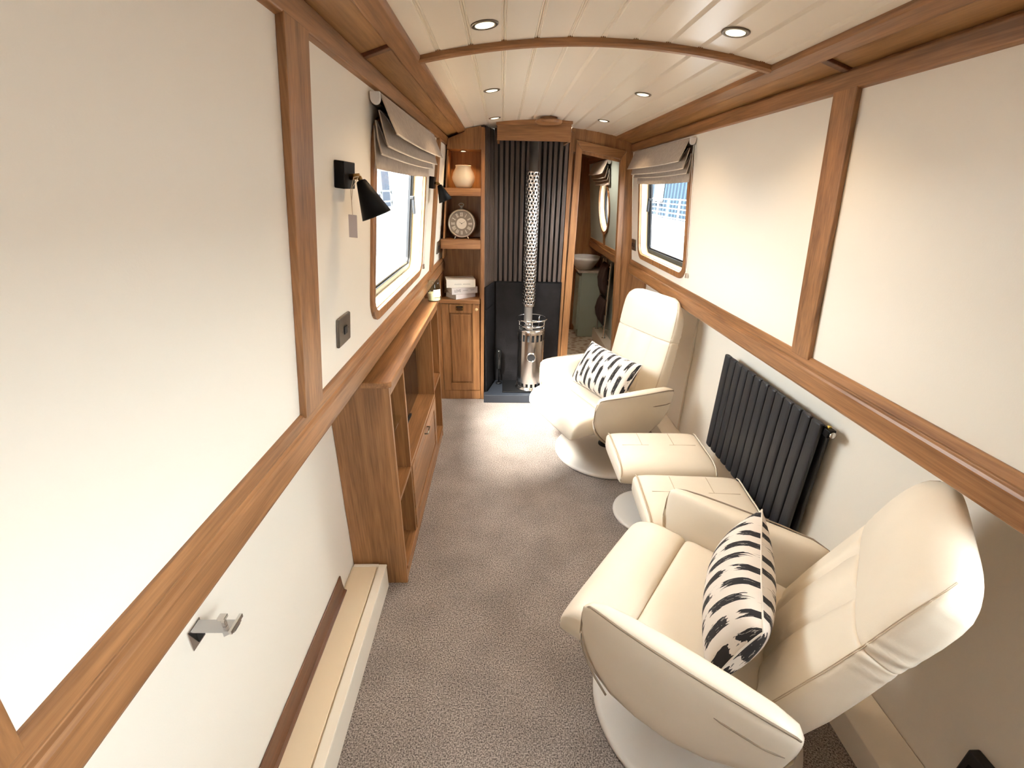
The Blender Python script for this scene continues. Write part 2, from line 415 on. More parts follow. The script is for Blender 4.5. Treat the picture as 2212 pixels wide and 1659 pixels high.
# timber right of the door
MB().prism([(opening_r(0) + .004, 0.0), (.933, 0.0), (.933, 1.03), (wx(1.06), 1.06), (.68, 1.97), (opening_r(1.97), 1.97)], fnY, Y1, Y1 + .03).build('timber_panel', OAKZ, t)
MB().prism([(.215, 1.925)] + [(.700, 1.84)] + [(.684, 1.98), (.60, 2.012)] + roofline(.55, .215, 6), fnY, Y1 + .001, Y1 + .029).build('header_panel', OAKZ, t)
MB().prism([(.205, 0.0), (.232, 0.0), (.236, 2.05), (.205, 2.05)], fnY, Y1 - .012, Y1 + .03).build('edge_strip', OAKZ, t, bevel=.002)
t = thing('door_1', None, None, kind='structure')
MB().prism([(.234, 0.0), (.296, 0.0), (.301, 1.931), (.253, 1.995)], fnY, Y1 - .018, Y1 + .034).build('jamb', OAKZ, t, bevel=.004)
MB().prism([(.301, 1.931), (.596, hd(.596)), (.633, 1.935), (.253, 1.998)], fnY, Y1 - .018, Y1 + .034).build('head', OAKX, t, bevel=.004)
MB().prism([(opening_r(0), 0.0), (opening_r(0) + .042, 0.0), (.635, 1.934), (.596, 1.875)], fnY, Y1 - .018, Y1 + .034).build('jamb', OAKZ, t, bevel=.004)

# slatted wall behind the stove (right of the shelves), with its angled cheek
t = thing('wall_stove', None, None, kind='structure')
MB().prism([(-.42, .0), (.206, .0)] + roofline(.206, -.42, 8), fnY, Y1 + .022, Y1 + .04).build('backing', BLACKP, t)
mb = MB(); x = -.352; pitch = .0405
while x < .198:
    x1 = min(x + .0245, .204); xm = (x + x1) / 2; mb.box(x, x1, Y1 - .012, Y1 + .0225, .955, ceil_z(xm) + .002); x += pitch
mb.build('slats', SLAT, t, bevel=.002)
t = thing('wall_cheek', None, None, kind='structure')
mb = MB(); a, b = Vector((-.425, 3.50, 0)), Vector((-.357, 3.768, 0)); dr = (b - a).normalized(); nr = Vector((dr.y, -dr.x, 0)); Lg = (b - a).length; s = .0
mb2 = MB()
q = lambda s, o: a + dr * s + nr * o
mb2.hexa([(*q(0, -.014).xy, 0), (*q(0, -.004).xy, 0), (*q(Lg, -.004).xy, 0), (*q(Lg, -.014).xy, 0)], [(*q(0, -.014).xy, 2.05), (*q(0, -.004).xy, 2.05), (*q(Lg, -.004).xy, 2.05), (*q(Lg, -.014).xy, 2.05)]).build('cheek_backing', BLACKP, t)
while s < Lg - .02:
    mb.hexa([(*q(s, -.004).xy, .955), (*q(s, .008).xy, .955), (*q(s + .018, .008).xy, .955), (*q(s + .018, -.004).xy, .955)],
            [(*q(s, -.004).xy, 2.053), (*q(s, .008).xy, 2.053), (*q(s + .018, .008).xy, 2.053), (*q(s + .018, -.004).xy, 2.053)]); s += pitch
mb.build('cheek_slats', SLAT, t, bevel=.002)

mb = MB(); z0, z1 = .073, .772
mb.hexa([(*q(.005, .004).xy, z0), (*q(.005, .014).xy, z0), (*q(Lg - .016, .014).xy, z0), (*q(Lg - .016, .004).xy, z0)], [(*q(.005, .004).xy, z1), (*q(.005, .014).xy, z1), (*q(Lg - .016, .014).xy, z1), (*q(Lg - .016, .004).xy, z1)])
mb.hexa([(*q(.005, .004).xy, .778), (*q(.005, .014).xy, .778), (*q(Lg - .016, .014).xy, .778), (*q(Lg - .016, .004).xy, .778)], [(*q(.005, .004).xy, .952), (*q(.005, .014).xy, .952), (*q(Lg - .016, .014).xy, .952), (*q(Lg - .016, .004).xy, .952)])
mb.build('side_tiles', SLATE, t, bevel=.001)
o = thing('fireproof_panel', 'black slate panel on the wall behind the chrome stove', 'wall panel', (0, 0, .0715))
mb = MB().box(-.336, .204, Y1 - .024, Y1 - .0175, 0, .876)
mb.build('tile_face', SLATE, o, bevel=.002)
MB().box(-.336, .2035, Y1 - .027, Y1 - .0175, .877, .884).box(.2042, .209, Y1 - .027, Y1 - .0175, 0, .884).build('edge_trim', BLACK, o)
o = MB().prism([(-.430, 3.42), (.226, 3.42), (.203, Y1 - .014), (-.336, Y1 - .014), (-.400, 3.50), (-.430, 3.485)], lambda p, z: (p[0], p[1], z), .001, .071).build('hearth', HEARTHM, bevel=.004)
tag(o, 'dark slate hearth slab raised under the chrome stove', 'hearth')

# pelmet box where the flue meets the roof
mb = MB()
xa, xb = -.330, .170
o = thing('flue_box', 'oak box boxing in the flue top against the white ceiling', 'pelmet', (0, 3.45, 1.958))
MB().prism([(xa, 0)] + [(xb, 0)] + [(x, z - 1.958) for x, z in [(xb - (xb - xa) * i / 8, ceil_z(xb - (xb - xa) * i / 8) - .004) for i in range(9)]], fnY, 0, .016).build('front_board', OAKX, o, bevel=.003)
for xx, hh in ((xa, .09), (xb - .016, .10)): MB().box(xx, xx + .016, .017, .29, 0, hh).build('side_board', OAKY, o)
MB().box(xa + .017, xb - .017, .017, .29, .030, .038).build('soffit_plate', BLACKP, o)
MB().prism([(xa - .006, .086), (xb + .006, .104)] + [(x, z - 1.958) for x, z in [(xb + .006 - (xb - xa + .012) * i / 8, ceil_z(xb + .006 - (xb - xa + .012) * i / 8) - .0005) for i in range(9)]], fnY, -.008, .0165).build('top_moulding', OAKX, o)

# ------------------------------------------------------------------ alcove shelves with cupboard
YS = 3.49
o = thing('alcove_shelf_unit', 'tall oak alcove unit of open shelves above a cupboard, beside stove', 'shelf unit', (-.60, YS, 0))
P = lambda mb: mb
xo = -.60
def sh(name, mb, m, par=o, **k): 
    mb.v = [(v[0] - xo, v[1] - YS, v[2]) for v in mb.v]; return mb.build(name, m, par, **k)
wl = lambda z: -(wx(max(z, 1.15)) - .003) if z > 1.15 else -.742
sh('pilaster', MB().prism([(-.460, .002), (-.433, .002), (-.412, 2.036), (-.438, 2.040)], fnY, YS, YS + .03), OAKZ, bevel=.002)
sh('back_panel', MB().prism([(-.742, .84), (-.425, .84), (-.425, 2.03), (-.56, 2.0), (-.672, 1.92), (-.757, 1.16), (-.742, 1.15)], fnY, 3.735, 3.75), OAKZ)
sh('side_panel', MB().prism([(-.462, .86), (-.448, .86), (-.427, 2.03), (-.441, 2.03)], fnY, YS + .031, 3.734), OAKZ)
sh('side_panel', MB().prism([(-.744, 1.16), (-.733, 1.16), (-.668, 1.90), (-.679, 1.90)], fnY, YS + .05, 3.734), OAKZ)
sh('fascia', MB().prism([(-.676, 1.902), (-.440, 1.902), (-.438, 2.046), (-.545, 2.026), (-.550, 2.008), (-.59, 1.993), (-.662, 1.966)], fnY, YS, YS + .02), OAKZ)
sh('top_board', MB().box(-.668, -.442, YS + .021, 3.734, 1.902, 1.916), OAKX)
for (z0, z1) in ((1.604, 1.657), (1.237, 1.304)):
    xl = -wx(z0) + .018
    sh('shelf', MB().box(xl, -.447 if z0 < 1.5 else -.443, YS + .002, 3.733, z0, z1), OAKX, bevel=.003)
sh('side_panel', MB().box(-.772, -.762, YS + .05, 3.734, .858, 1.030), OAKY)
sh('counter', MB().box(-.775, -.459, YS - .012, 3.733, .828, .857), OAKX, bevel=.003)
sh('cupboard_frame', MB().box(-.80, -.762, YS, YS + .03, .002, .827).box(-.761, -.4615, YS, YS + .03, .002, .083).box(-.80, -.788, YS + .031, 3.73, .002, .82), OAKZ, bevel=.002)
dr_ = sh('cupboard_door', MB().box(-.760, -.463, YS + .004, YS + .022, .086, .825).box(-.760, -.702, YS - .006, YS + .004, .086, .825).box(-.520, -.463, YS - .006, YS + .004, .086, .825)
         .box(-.702, -.520, YS - .006, YS + .004, .752, .825).box(-.702, -.520, YS - .006, YS + .004, .086, .150), OAKZ, bevel=.003)
sh('raised_panel', MB().box(-.690, -.532, YS - .003, YS + .0035, .165, .738), OAKZ, dr_, bevel=.006)
sh('knob', MB().lathe([(.004, 0), (.004, .008), (.012, .011), (.012, .017), (.006, .020)], (-.484, YS - .006, .785), 20, Matrix.Rotation(PI / 2, 4, 'X')), KNOBM, dr_, smooth=True)
nm = sh('name_plate', MB().box(-.648, -.588, YS - .0095, YS - .0063, .772, .812), BRASS, dr_, bevel=.001)
sh('plate_inlay', MB().box(-.643, -.593, YS - .0105, YS - .0096, .796, .807).box(-.640, -.596, YS - .0105, YS - .0096, .7855, .791).box(-.643, -.593, YS - .0105, YS - .0096, .775, .780), BLACK, dr_)
sp = sh('spotlight', MB().lathe([(.026, 0), (.026, .005), (.02, .006)], (-.570, YS + .10, 1.8945), 24), CHROME, smooth=True)
sh('spotlight_lens', MB().lathe([(.017, 0), (.017, .002)], (-.570, YS + .10, 1.893), 20), GLOW, sp)

# vase, clock, books
o = MB().lathe([(.0, .003), (.048, .003), (.052, .0), (.060, .010), (.080, .050), (.082, .070), (.074, .100), (.056, .130), (.054, .143), (.058, .1455), (.055, .147), (.050, .142), (.050, .130), (.070, .098), (.076, .06), (.05, .012), (0, .012)], (0, 0, 0), 40, cap=False).build('stoneware_jar', CERAM, smooth=True, loc=(-.572, 3.585, 1.6575))
tag(o, 'cream stoneware jar with a short neck on the upper alcove shelf', 'vase')
ck = thing('mantel_clock', 'round silver pocket-watch style clock with dark numeral ring on shelf', 'clock', (-.592, 3.575, 1.3045), 0)
RX = Matrix.Rotation(PI / 2, 4, 'X'); cz = .108
MB().lathe([(.0, -.024), (.090, -.024), (.102, -.014), (.105, 0), (.103, .012), (.094, .020), (.089, .016), (.089, .010), (0, .010)], (0, 0, cz), 48, RX, False).build('case', SILVER, ck, smooth=True)
MB().lathe([(.036, .011), (.088, .011), (.088, .0125), (.036, .0125), (.036, .011)], (0, 0, cz), 48, RX, False).build('numeral_ring', CLOCKF, ck)
MB().lathe([(0, .012), (.038, .012), (.038, .0138), (0, .0138)], (0, 0, cz), 40, RX, False).build('dial', DIAL, ck)
mb = MB(); romans = ['XII', 'I', 'II', 'III', 'IIII', 'V', 'VI', 'VII', 'VIII', 'IX', 'X', 'XI']
def stroke(mb, p, q2, w, fr):
    d = (q2 - p).normalized() * 1; n = Vector((-d.y, d.x)) * w
    c = [fr(p + n), fr(p - n), fr(q2 - n), fr(q2 + n)]; mb.hexa([(x, -.0126, z) for x, z in c], [(x, -.0137, z) for x, z in c])
for h, rm in enumerate(romans):
    A = PI / 2 - h * PI / 6; ur = Vector((math.cos(A), math.sin(A))); ut = Vector((ur.y, -ur.x))
    fr = lambda p: ((ut * p.x + ur * p.y).x, (ut * p.x + ur * p.y).y + cz)
    wd = {'I': .0055, 'V': .011, 'X': .011}; tot = sum(wd[c] for c in rm); x = -tot / 2
    for c in rm:
        xm = x + wd[c] / 2; lo, hi = .050, .078
        if c == 'I': stroke(mb, Vector((xm, lo)), Vector((xm, hi)), .0014, fr)
        elif c == 'V': stroke(mb, Vector((xm, lo)), Vector((xm - .004, hi)), .0012, fr); stroke(mb, Vector((xm, lo)), Vector((xm + .004, hi)), .0012, fr)
        else: stroke(mb, Vector((xm - .004, lo)), Vector((xm + .004, hi)), .0012, fr); stroke(mb, Vector((xm + .004, lo)), Vector((xm - .004, hi)), .0012, fr)
        x += wd[c]
mb.build('numerals', NUMER, ck)
mb = MB()
for ang, ln in ((math.radians(90 - 305), .020), (math.radians(90 - 60), .030)):
    dd = Vector((math.cos(ang), math.sin(ang)))
    c = [dd * -.005 + Vector((-dd.y, dd.x)) * .001, dd * -.005 - Vector((-dd.y, dd.x)) * .001, dd * ln - Vector((-dd.y, dd.x)) * .0008, dd * ln + Vector((-dd.y, dd.x)) * .0008]
    mb.hexa([(p.x, -.0142, p.y + cz) for p in c], [(p.x, -.0150, p.y + cz) for p in c])
mb.lathe([(0, .0139), (.003, .0139), (.003, .0155), (0, .0155)], (0, 0, cz), 12, RX, False).build('hands', BLACK, ck)
mb = MB().lathe([(.008, .104), (.008, .113), (.012, .115), (.012, .123), (.006, .126)], (0, 0, cz), 20)
mb.tube([(.018 * math.cos(a), 0, .131 + cz + .010 * math.sin(a)) for a in [2 * PI * i / 20 for i in range(20)]], .0022, 8, True).build('crown', SILVER, ck, smooth=True)
for sx in (-.055, .05): MB().tube([(sx * .75, -.008, .026), (sx, -.02, .002)], .003, 8).build('foot', SILVER, ck)

def book(name, label, loc, rz, w, d, h, cov, grp='books stacked on the alcove counter', txt=None):
    b = thing(name, label, 'book', loc, rz, grp)
    c = .0025
    MB().box(-w / 2, w / 2, -d / 2, d / 2, 0, c).box(-w / 2, w / 2, -d / 2, d / 2, h - c, h).box(-w / 2, w / 2, -d / 2, -d / 2 + c, c, h - c).build('cover', cov, b, bevel=.0008)
    MB().box(-w / 2 + .004, w / 2 - .004, -d / 2 + c + .0005, d / 2 - .004, c + .0004, h - c - .0004).build('pages', PAGES, b)
    if txt:
        for s_, x0, x1, zz in txt:
            if s_ is None:                       # lettering too small to read: a row of fine strokes
                mb = MB(); x = x0
                while x < x1 - .002:
                    k = random.choice((.0022, .003, .0038)); mb.box(x, x + .0007, -d / 2 - .0004, -d / 2 - .0001, zz - .0035, zz + .0035)
                    if k > .0025: mb.box(x + .0007, x + k - .0008, -d / 2 - .0004, -d / 2 - .0001, *random.choice(((zz + .0026, zz + .0035), (zz - .0004, zz + .0004), (zz - .0035, zz - .0026))))
                    x += k
                lo = mb.build('lettering', INK, b); continue
            cu = D.curves.new('lettering', 'FONT'); cu.body = s_; cu.size = h * .5; cu.extrude = .0002; cu.align_x = 'CENTER'; cu.align_y = 'CENTER'
            tmp = D.objects.new('tmp', cu); COL.objects.link(tmp); dg = bpy.context.evaluated_depsgraph_get(); dg.update()
            me = D.meshes.new_from_object(tmp.evaluated_get(dg)); D.objects.remove(tmp)
            me.name = 'lettering'; lo = D.objects.new('lettering', me); COL.objects.link(lo); me.materials.clear(); me.materials.append(INK)
            wdt = max(v.co.x for v in me.vertices) - min(v.co.x for v in me.vertices)
            lo.parent = b; lo.location = ((x0 + x1) / 2, -d / 2 - .0004, zz); lo.rotation_euler = (PI / 2, 0, 0); k = (x1 - x0) / wdt; lo.scale = (k, min(1.2, k * 1.3), 1)
    return b
book('coffee_table_book', 'lowest book of the stack on the counter, grey, set cornerwise', (-.618, 3.600, .8575), math.radians(41), .19, .145, .036, PAPERG)
book('coffee_table_book', 'middle grey book of the stack on the counter, spine reading LOVE', (-.612, 3.606, .894), math.radians(26), .215, .16, .050, PAPERG, txt=[('LOVE', -.085, -.035, .026), (None, -.015, .03, .026), (None, .05, .08, .026)])
book('coffee_table_book', 'topmost book of the stack on the counter, cream and thickest', (-.618, 3.594, .9445), math.radians(11), .225, .15, .062, PAPER, txt=[(None, -.05, .005, .026), (None, .015, .075, .026)])

# ------------------------------------------------------------------ stove
sv = thing('stove', 'small cylindrical stainless steel stove with porthole, standing on the slate hearth', 'stove', (-.040, 3.600, .0715))
MB().box(-.235, .19, -.13, .125, .0, .012).build('base_tray', BLACK, sv, bevel=.004)
MB().lathe([(.125, .0125), (.125, .020), (.114, .024), (.114, .034)], (0, 0, 0), 48).build('foot_ring', CHROME, sv, smooth=True)
MB().lathe([(.098, .0345), (.098, .095)], (0, 0, 0), 48).build('fire_grate', BLACK, sv)
# outer casing with real slots: ring of facets, leaving gaps
mb = MB(); seg = 72
def wallband(mb, r, z0, z1, keep, th=.002):
    for i in range(seg):
        if not keep(i): continue
        a0, a1 = 2 * PI * i / seg, 2 * PI * (i + 1) / seg
        p = lambda rr, a, z: (rr * math.cos(a), rr * math.sin(a), z)
        mb.hexa([p(r, a0, z0), p(r, a1, z0), p(r - th, a1, z0), p(r - th, a0, z0)], [p(r, a0, z1), p(r, a1, z1), p(r - th, a1, z1), p(r - th, a0, z1)])
R_ = .112
wallband(mb, R_, .035, .070, lambda i: i % 4 < 2)
wallband(mb, R_, .070, .442, lambda i: True)
wallband(mb, R_, .442, .498, lambda i: i % 4 < 2 or i % 4 == 2 and False)
wallband(mb, R_, .498, .516, lambda i: True)
mb.build('casing', STEEL, sv, smooth=False)
MB().lathe([(.104, .10), (.104, .515)], (0, 0, 0), 48).build('firebox', BLACK, sv, smooth=True)
MB().lathe([(.1135, .5165), (.1165, .522), (.110, .535), (.085, .545), (.0, .547)], (0, 0, 0), 48).build('top_plate', CHROME, sv, smooth=True)
mb = MB().tube([(.126 * math.cos(a), .126 * math.sin(a), .618) for a in [2 * PI * i / 40 for i in range(40)]], .0055, 8, True)
mb.tube([(.108 * math.cos(a), .108 * math.sin(a), .566) for a in [2 * PI * i / 40 for i in range(40)]], .0065, 8, True)
for a in (-2.75, -1.57, -.4, .9): mb.tube([(.108 * math.cos(a), .108 * math.sin(a), .53), (.110 * math.cos(a), .110 * math.sin(a), .60), (.126 * math.cos(a), .126 * math.sin(a), .618)], .004, 6)
mb.build('guard_rail', CHROME, sv, smooth=True)
ca = math.radians(-93); 
wn = MB().lathe([(.031, 0), (.042, 0), (.042, .012), (.034, .016), (.031, .014), (.031, 0)], (0.0, -.108, .312), 32, RX, False).build('window_ring', CHROME, sv, smooth=True)
MB().lathe([(0, .006), (.0305, .006), (.0305, .009), (0, .009)], (0.0, -.108, .312), 28, RX, False).build('window_glass', BLACKP, wn)
fl = thing('flue_pipe', 'chrome flue pipe with perforated guard rising from stove to ceiling box', 'flue', (-.066, 3.655, .620))
MB().lathe([(.034, 0), (.034, 1.355)], (0, 0, 0), 32).build('inner_pipe', PIPE, fl, smooth=True)
MB().lathe([(.0345, .16), (.038, .165), (.038, 1.15), (.0345, 1.155)], (0, 0, 0), 32).build('shade_sleeve', BLACKP, fl, smooth=True)  # black sleeve stands in for the shade behind the guard's holes
mb = MB(); rows, segs = 58, 40; z0, z1 = .155, 1.16
def perf():
    me = D.meshes.new('perforated_guard'); bm = bmesh.new(); r = .051; rings = []
    nz = 160; ns = 48
    vs = [[bm.verts.new((r * math.cos(2 * PI * j / ns), r * math.sin(2 * PI * j / ns), z0 + (z1 - z0) * i / nz)) for j in range(ns)] for i in range(nz + 1)]
    for i in range(nz):
        for j in range(ns):
            a, b, c, d = vs[i][j], vs[i][(j + 1) % ns], vs[i + 1][(j + 1) % ns], vs[i + 1][j]
            ii, jj = i % 4, (j + (2 if (i // 4) % 2 else 0)) % 4
            if ii < 2 and jj < 2 and 1 < i < nz - 2: continue
            bm.faces.new((a, b, c, d))
    bm.to_mesh(me); bm.free(); me.materials.append(GUARDM)
    for p in me.polygons: p.use_smooth = True
    ob = D.objects.new('perforated_guard', me); COL.objects.link(ob); ob.parent = fl
    md = ob.modifiers.new('s', 'SOLIDIFY'); md.thickness = .0015
perf()
MB().lathe([(.036, .0), (.039, .004), (.039, .028), (.036, .032)], (0, 0, .002), 32).build('collar', CHROME, fl, smooth=True)
o = thing('fire_tool', 'black handled fireside tool standing on hearth left of the stove', 'fireside tool', (-.306, 3.675, .0715))
MB().lathe([(.027, 0), (.027, .010), (.012, .016)], (0, 0, 0), 28).build('foot', BLACK, o, smooth=True)
MB().lathe([(.008, .016), (.008, .20)], (0, 0, 0), 12).build('rod', BLACK, o, smooth=True)
MB().lathe([(.020, .14), (.025, .15), (.025, .30), (.018, .315)], (0, 0, 0), 28).build('handle', mat('gloss_black', (.01, .01, .01), .12), o, smooth=True)

# ceiling fittings
o = thing('ceiling_vent', 'round oak mushroom vent on the white ceiling by the flue', 'vent', (.005, 3.34, ceil_z(0) - .001))
MB().lathe([(.055, 0), (.055, -.016)], (0, 0, 0), 40).build('neck', OAKX, o)
MB().lathe([(.030, -.0165), (.084, -.0165), (.088, -.022), (.086, -.032), (.072, -.038), (.0, -.038)], (0, 0, 0), 48, None, False).build('cap', OAKX, o, smooth=True)
pos = [(s * .343, y) for y in (1.50, 2.385, 3.25) for s in (-1, 1)]
dl = ['left white ceiling downlight nearest, before the oak rib', 'right white ceiling downlight nearest, before the oak rib',
      'left ceiling downlight of the middle pair, beyond oak rib', 'right ceiling downlight of the middle pair, beyond oak rib',
      'left ceiling downlight of farthest pair, beside the flue box', 'right ceiling downlight of farthest pair, over the doorway']
for i, (x, y) in enumerate(pos):
    z = ceil_z(x); sl = math.atan(-.38 * x)
    r = thing('downlight', dl[i], 'ceiling light', (x, y, z - .0005), 0, 'recessed ceiling downlights'); r.rotation_euler = (0, -sl, 0)
    MB().lathe([(.0265, .0), (.038, .0), (.038, -.002), (.035, -.0038), (.0275, -.0032), (.0265, 0)], (0, 0, 0), 32, None, False).build('bezel', mat('bezel_metal', (.16, .13, .10), .3, 1) if i == 0 else D.materials['bezel_metal'], r, smooth=True)
    MB().lathe([(.0, -.0042), (.022, -.0042), (.0262, -.003), (.0262, -.001), (0, -.001)], (0, 0, 0), 24, None, False).build('lens', GLOW, r)
    ld = D.lights.new('downlight_beam', 'SPOT'); ld.energy = 11; ld.color = (1, .72, .44); ld.spot_size = math.radians(125); ld.spot_blend = .7; ld.shadow_soft_size = .025
    lo = D.objects.new('downlight_beam', ld); COL.objects.link(lo); lo.location = (x, y, z - .02)
ld = D.lights.new('shelf_beam', 'SPOT'); ld.energy = 4.5; ld.color = (1, .62, .28); ld.spot_size = math.radians(130); ld.spot_blend = .5; ld.shadow_soft_size = .015
lo = D.objects.new('shelf_beam', ld); COL.objects.link(lo); lo.location = (-.570, YS + .10, 1.885)

# ------------------------------------------------------------------ blinds
def blind(side, y0, y1, label, cord=True, scale=1.0):
    t = thing('roman_blind', label, 'blind', (0, 0, 0))
    S_ = lambda p: (side * p[0], p[2], p[1])
    def sheet(prof, ya, yb, name, m=TAUPE, th=.004):
        mb = MB(); n = len(prof); rings = []
        ny = 10
        for k in range(ny + 1):
            y = ya + (yb - ya) * k / ny; sag = .006 * math.sin(PI * k / ny)
            left = [S_((x, z - sag * (i / (n - 1)), y)) for i, (x, z) in enumerate(prof)]
            right = [S_((x + th, z - sag * (i / (n - 1)) + .0005, y)) for i, (x, z) in enumerate(prof)][::-1]
            rings.append(left + right)
        return mb.loft(rings).build(name, m, t, smooth=False)
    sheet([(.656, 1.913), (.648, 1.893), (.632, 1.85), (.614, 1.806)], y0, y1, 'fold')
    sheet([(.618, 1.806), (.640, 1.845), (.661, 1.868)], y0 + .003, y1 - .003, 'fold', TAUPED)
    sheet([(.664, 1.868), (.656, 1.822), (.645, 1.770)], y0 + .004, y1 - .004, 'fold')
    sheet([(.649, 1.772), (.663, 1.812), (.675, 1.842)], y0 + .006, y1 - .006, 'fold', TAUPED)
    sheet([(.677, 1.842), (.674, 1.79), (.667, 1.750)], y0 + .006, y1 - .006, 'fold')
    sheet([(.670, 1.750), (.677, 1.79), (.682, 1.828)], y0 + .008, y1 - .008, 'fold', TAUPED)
    sheet([(.684, 1.828), (.687, 1.77), (.689, 1.708)], y0 + .010, y1 - .03, 'bottom_hem')
    for (hx, hz, d_) in ((.6155, 1.8055, 0), (.6465, 1.7715, .004), (.6685, 1.7495, .006)):
        MB().tube([(side * hx, y0 + d_ + (y1 - y0 - 2 * d_) * k / 10, hz - .006 * math.sin(PI * k / 10)) for k in range(11)], .0032, 6).build('lit_edge', LITEDGE, t, smooth=True)  # thin rods painting the bright line under each fold
    MB().box(-.012, .012, y0 + .003, y1 - .003, -.016, .016, Matrix.Translation((side * .6725, 0, 1.899))).build('headrail', TAUPED, t)
    pf = [(.655, 1.914), (.685, 1.914)] + [(.670 + .015 * math.cos(a), 1.897 - .017 * math.sin(a)) for a in [PI * i / 10 for i in range(11)]]
    MB().prism(pf, lambda p, y: (side * p[0], y, p[1]), y0 - .016, y0 - .001).build('end_cap', WHITE, t, bevel=.002)
    if cord:
        yc = y1 + .012 if side < 0 else y0 - .012
        mb = MB(); 
        lp = [wall_pt(side, yc + .012, 1.88, -.012), wall_pt(side, yc + .014, 1.5, -.012), wall_pt(side, yc + .010, 1.25, -.012), wall_pt(side, yc, 1.235, -.012), wall_pt(side, yc - .010, 1.25, -.012), wall_pt(side, yc - .014, 1.5, -.012), wall_pt(side, yc - .012, 1.88, -.012)]
        mb.tube(lp, .0012, 6).build('cord', WHITE, t)
        c = wall_pt(side, yc, 1.228, -.0105); MB().box(-.007, .007, -.007, .007, -.014, .014, Matrix.Translation(c)).build('cord_cleat', CHROME, t, bevel=.003)
    return t
blind(-1, 1.58, 2.72, 'taupe linen roman blind folded up over the window beside the wall lamps')
blind(1, 2.57, 3.60, 'taupe linen roman blind folded up over the window near the doorway')

# ------------------------------------------------------------------ wall lamps, tag, sockets
def wall_lamp(y, label, arm=.033):
    t = thing('wall_lamp', label, 'wall lamp', wall_pt(-1, y, 1.683, 0), 0, 'black cone wall lamps')
    o0 = t.location
    pt = lambda v: Vector(v) - o0
    cs = []
    mb = MB(); a = .045; 
    lo = [pt(wall_pt(-1, y - a, 1.652, -.001)), pt(wall_pt(-1, y + a, 1.652, -.001)), pt(wall_pt(-1, y + a, 1.652, -.026)), pt(wall_pt(-1, y - a, 1.652, -.026))]
    hi = [pt(wall_pt(-1, y - a, 1.716, -.001)), pt(wall_pt(-1, y + a, 1.716, -.001)), pt(wall_pt(-1, y + a, 1.716, -.026)), pt(wall_pt(-1, y - a, 1.716, -.026))]
    bp_ = mb.hexa(lo, hi).build('backplate', BLACK, t, bevel=.002)
    MB().lathe([(.004, 0), (.004, .003), (0, .0035)], (-.012 + .005, -a - .0, -.004), 12, Matrix.Rotation(PI / 2, 4, 'X')).build('screw', CHROME, bp_)
    e = pt((-.663, y, 1.680)); st = pt(wall_pt(-1, y, 1.681, -.026))
    MB().tube([st, e], .0075, 14).build('arm', BRASS, t, smooth=True)
    ax = Vector((.36, 0, -.93)).normalized(); rot = ax.to_track_quat('Z', 'Y').to_matrix().to_4x4()
    top = e + Vector((.002, 0, -.010))
    sd = MB().lathe([(.0, 0), (.011, 0), (.0135, .003), (.041, .092), (.0395, .092), (.012, .004), (.0, .004)], top, 40, rot, False).build('shade', BLACK, t, smooth=True)
    MB().lathe([(.006, -.010), (.006, .001)], top, 12, rot).build('swivel', BRASS, t, smooth=True)
    MB().lathe([(.0, .035), (.014, .040), (.016, .055), (.010, .070), (0, .074)], top, 20, rot, False).build('bulb', WHITE, sd, smooth=True)
    return t
wall_lamp(1.300, 'black cone wall lamp on brass arm with a paper tag hanging')
wall_lamp(2.900, 'black cone wall lamp beyond the left window, without a tag')
o = thing('price_tag', 'small pinkish paper tag on string hanging from the near wall lamp', 'tag', (-.676, 1.272, 1.667))
pts = [(.014, .019, .013), (.004, .006, .010), (-.006, .002, -.02), (-.008, .0, -.082)]
MB().tube(pts, .0009, 6).tube([(.012, .016, .010), (.0, .003, -.012), (-.0065, .001, -.045)], .0008, 6).build('string', STRING, o)
MB().box(-.011, .011, -.0005, .0005, -.0575, 0, Matrix.Translation((-.008, 0, -.080)) @ Matrix.Rotation(.08, 4, 'Y')).build('card', TAGM, o)

def socket(side, y, z, label, w=.10, h=.09, kind='tv'):
    t = thing('wall_socket', label, 'socket', wall_pt(side, y, z, 0))
    o0 = t.location; mb = MB(); a = w / 2
    f = lambda yy, zz, oo: wall_pt(side, yy, zz, oo) - o0
    def blk(mb, ya, yb, za, zb, oa, ob):
        mb.hexa([f(ya, za, oa), f(yb, za, oa), f(yb, za, ob), f(ya, za, ob)], [f(ya, zb, oa), f(yb, zb, oa), f(yb, zb, ob), f(ya, zb, ob)])
    blk(mb, y - a, y + a, z - h / 2, z + h / 2, -.0005, -.010); mb.build('faceplate', GUNM, t, bevel=.004)
    if kind == 'tv':
        mb = MB(); blk(mb, y - .012, y + .012, z - .012, z + .012, -.0102, -.0135); mb.build('outlet', BLACKP, t, bevel=.002)
        for dy in (-.030, .027): mb = MB(); blk(mb, y + dy, y + dy + .003, z - .002, z + .002, -.0102, -.011); mb.build('screw', CHROME, t)
    else:
        for dy in (-.024, .024):
            mb = MB(); blk(mb, y + dy - .012, y + dy + .012, z - .014, z + .014, -.0102, -.012); mb.build('outlet', BLACKP, t)
    return t
socket(-1, 1.293, 1.268, 'square metal outlet plate on wall below the near wall lamp', .105, .085)
socket(-1, 3.43, 1.255, 'small dark metal outlet plate beside the alcove shelves', .11, .085, 'double')
socket(1, 3.69, 1.27, 'small dark metal outlet plate between window and doorway', .10, .085, 'double')
o = thing('wall_socket', 'black socket low on the wall at the bottom right corner', 'socket', (HULL, .59, .325))
MB().box(-.030, -.0005, -.066, .066, -.052, .052).build('faceplate', BLACKP, o, bevel=.004)
for dy in (-.03, .03): MB().box(-.033, -.0302, dy - .02, dy + .02, -.02, .02).build('outlet', BLACK, o, bevel=.001)

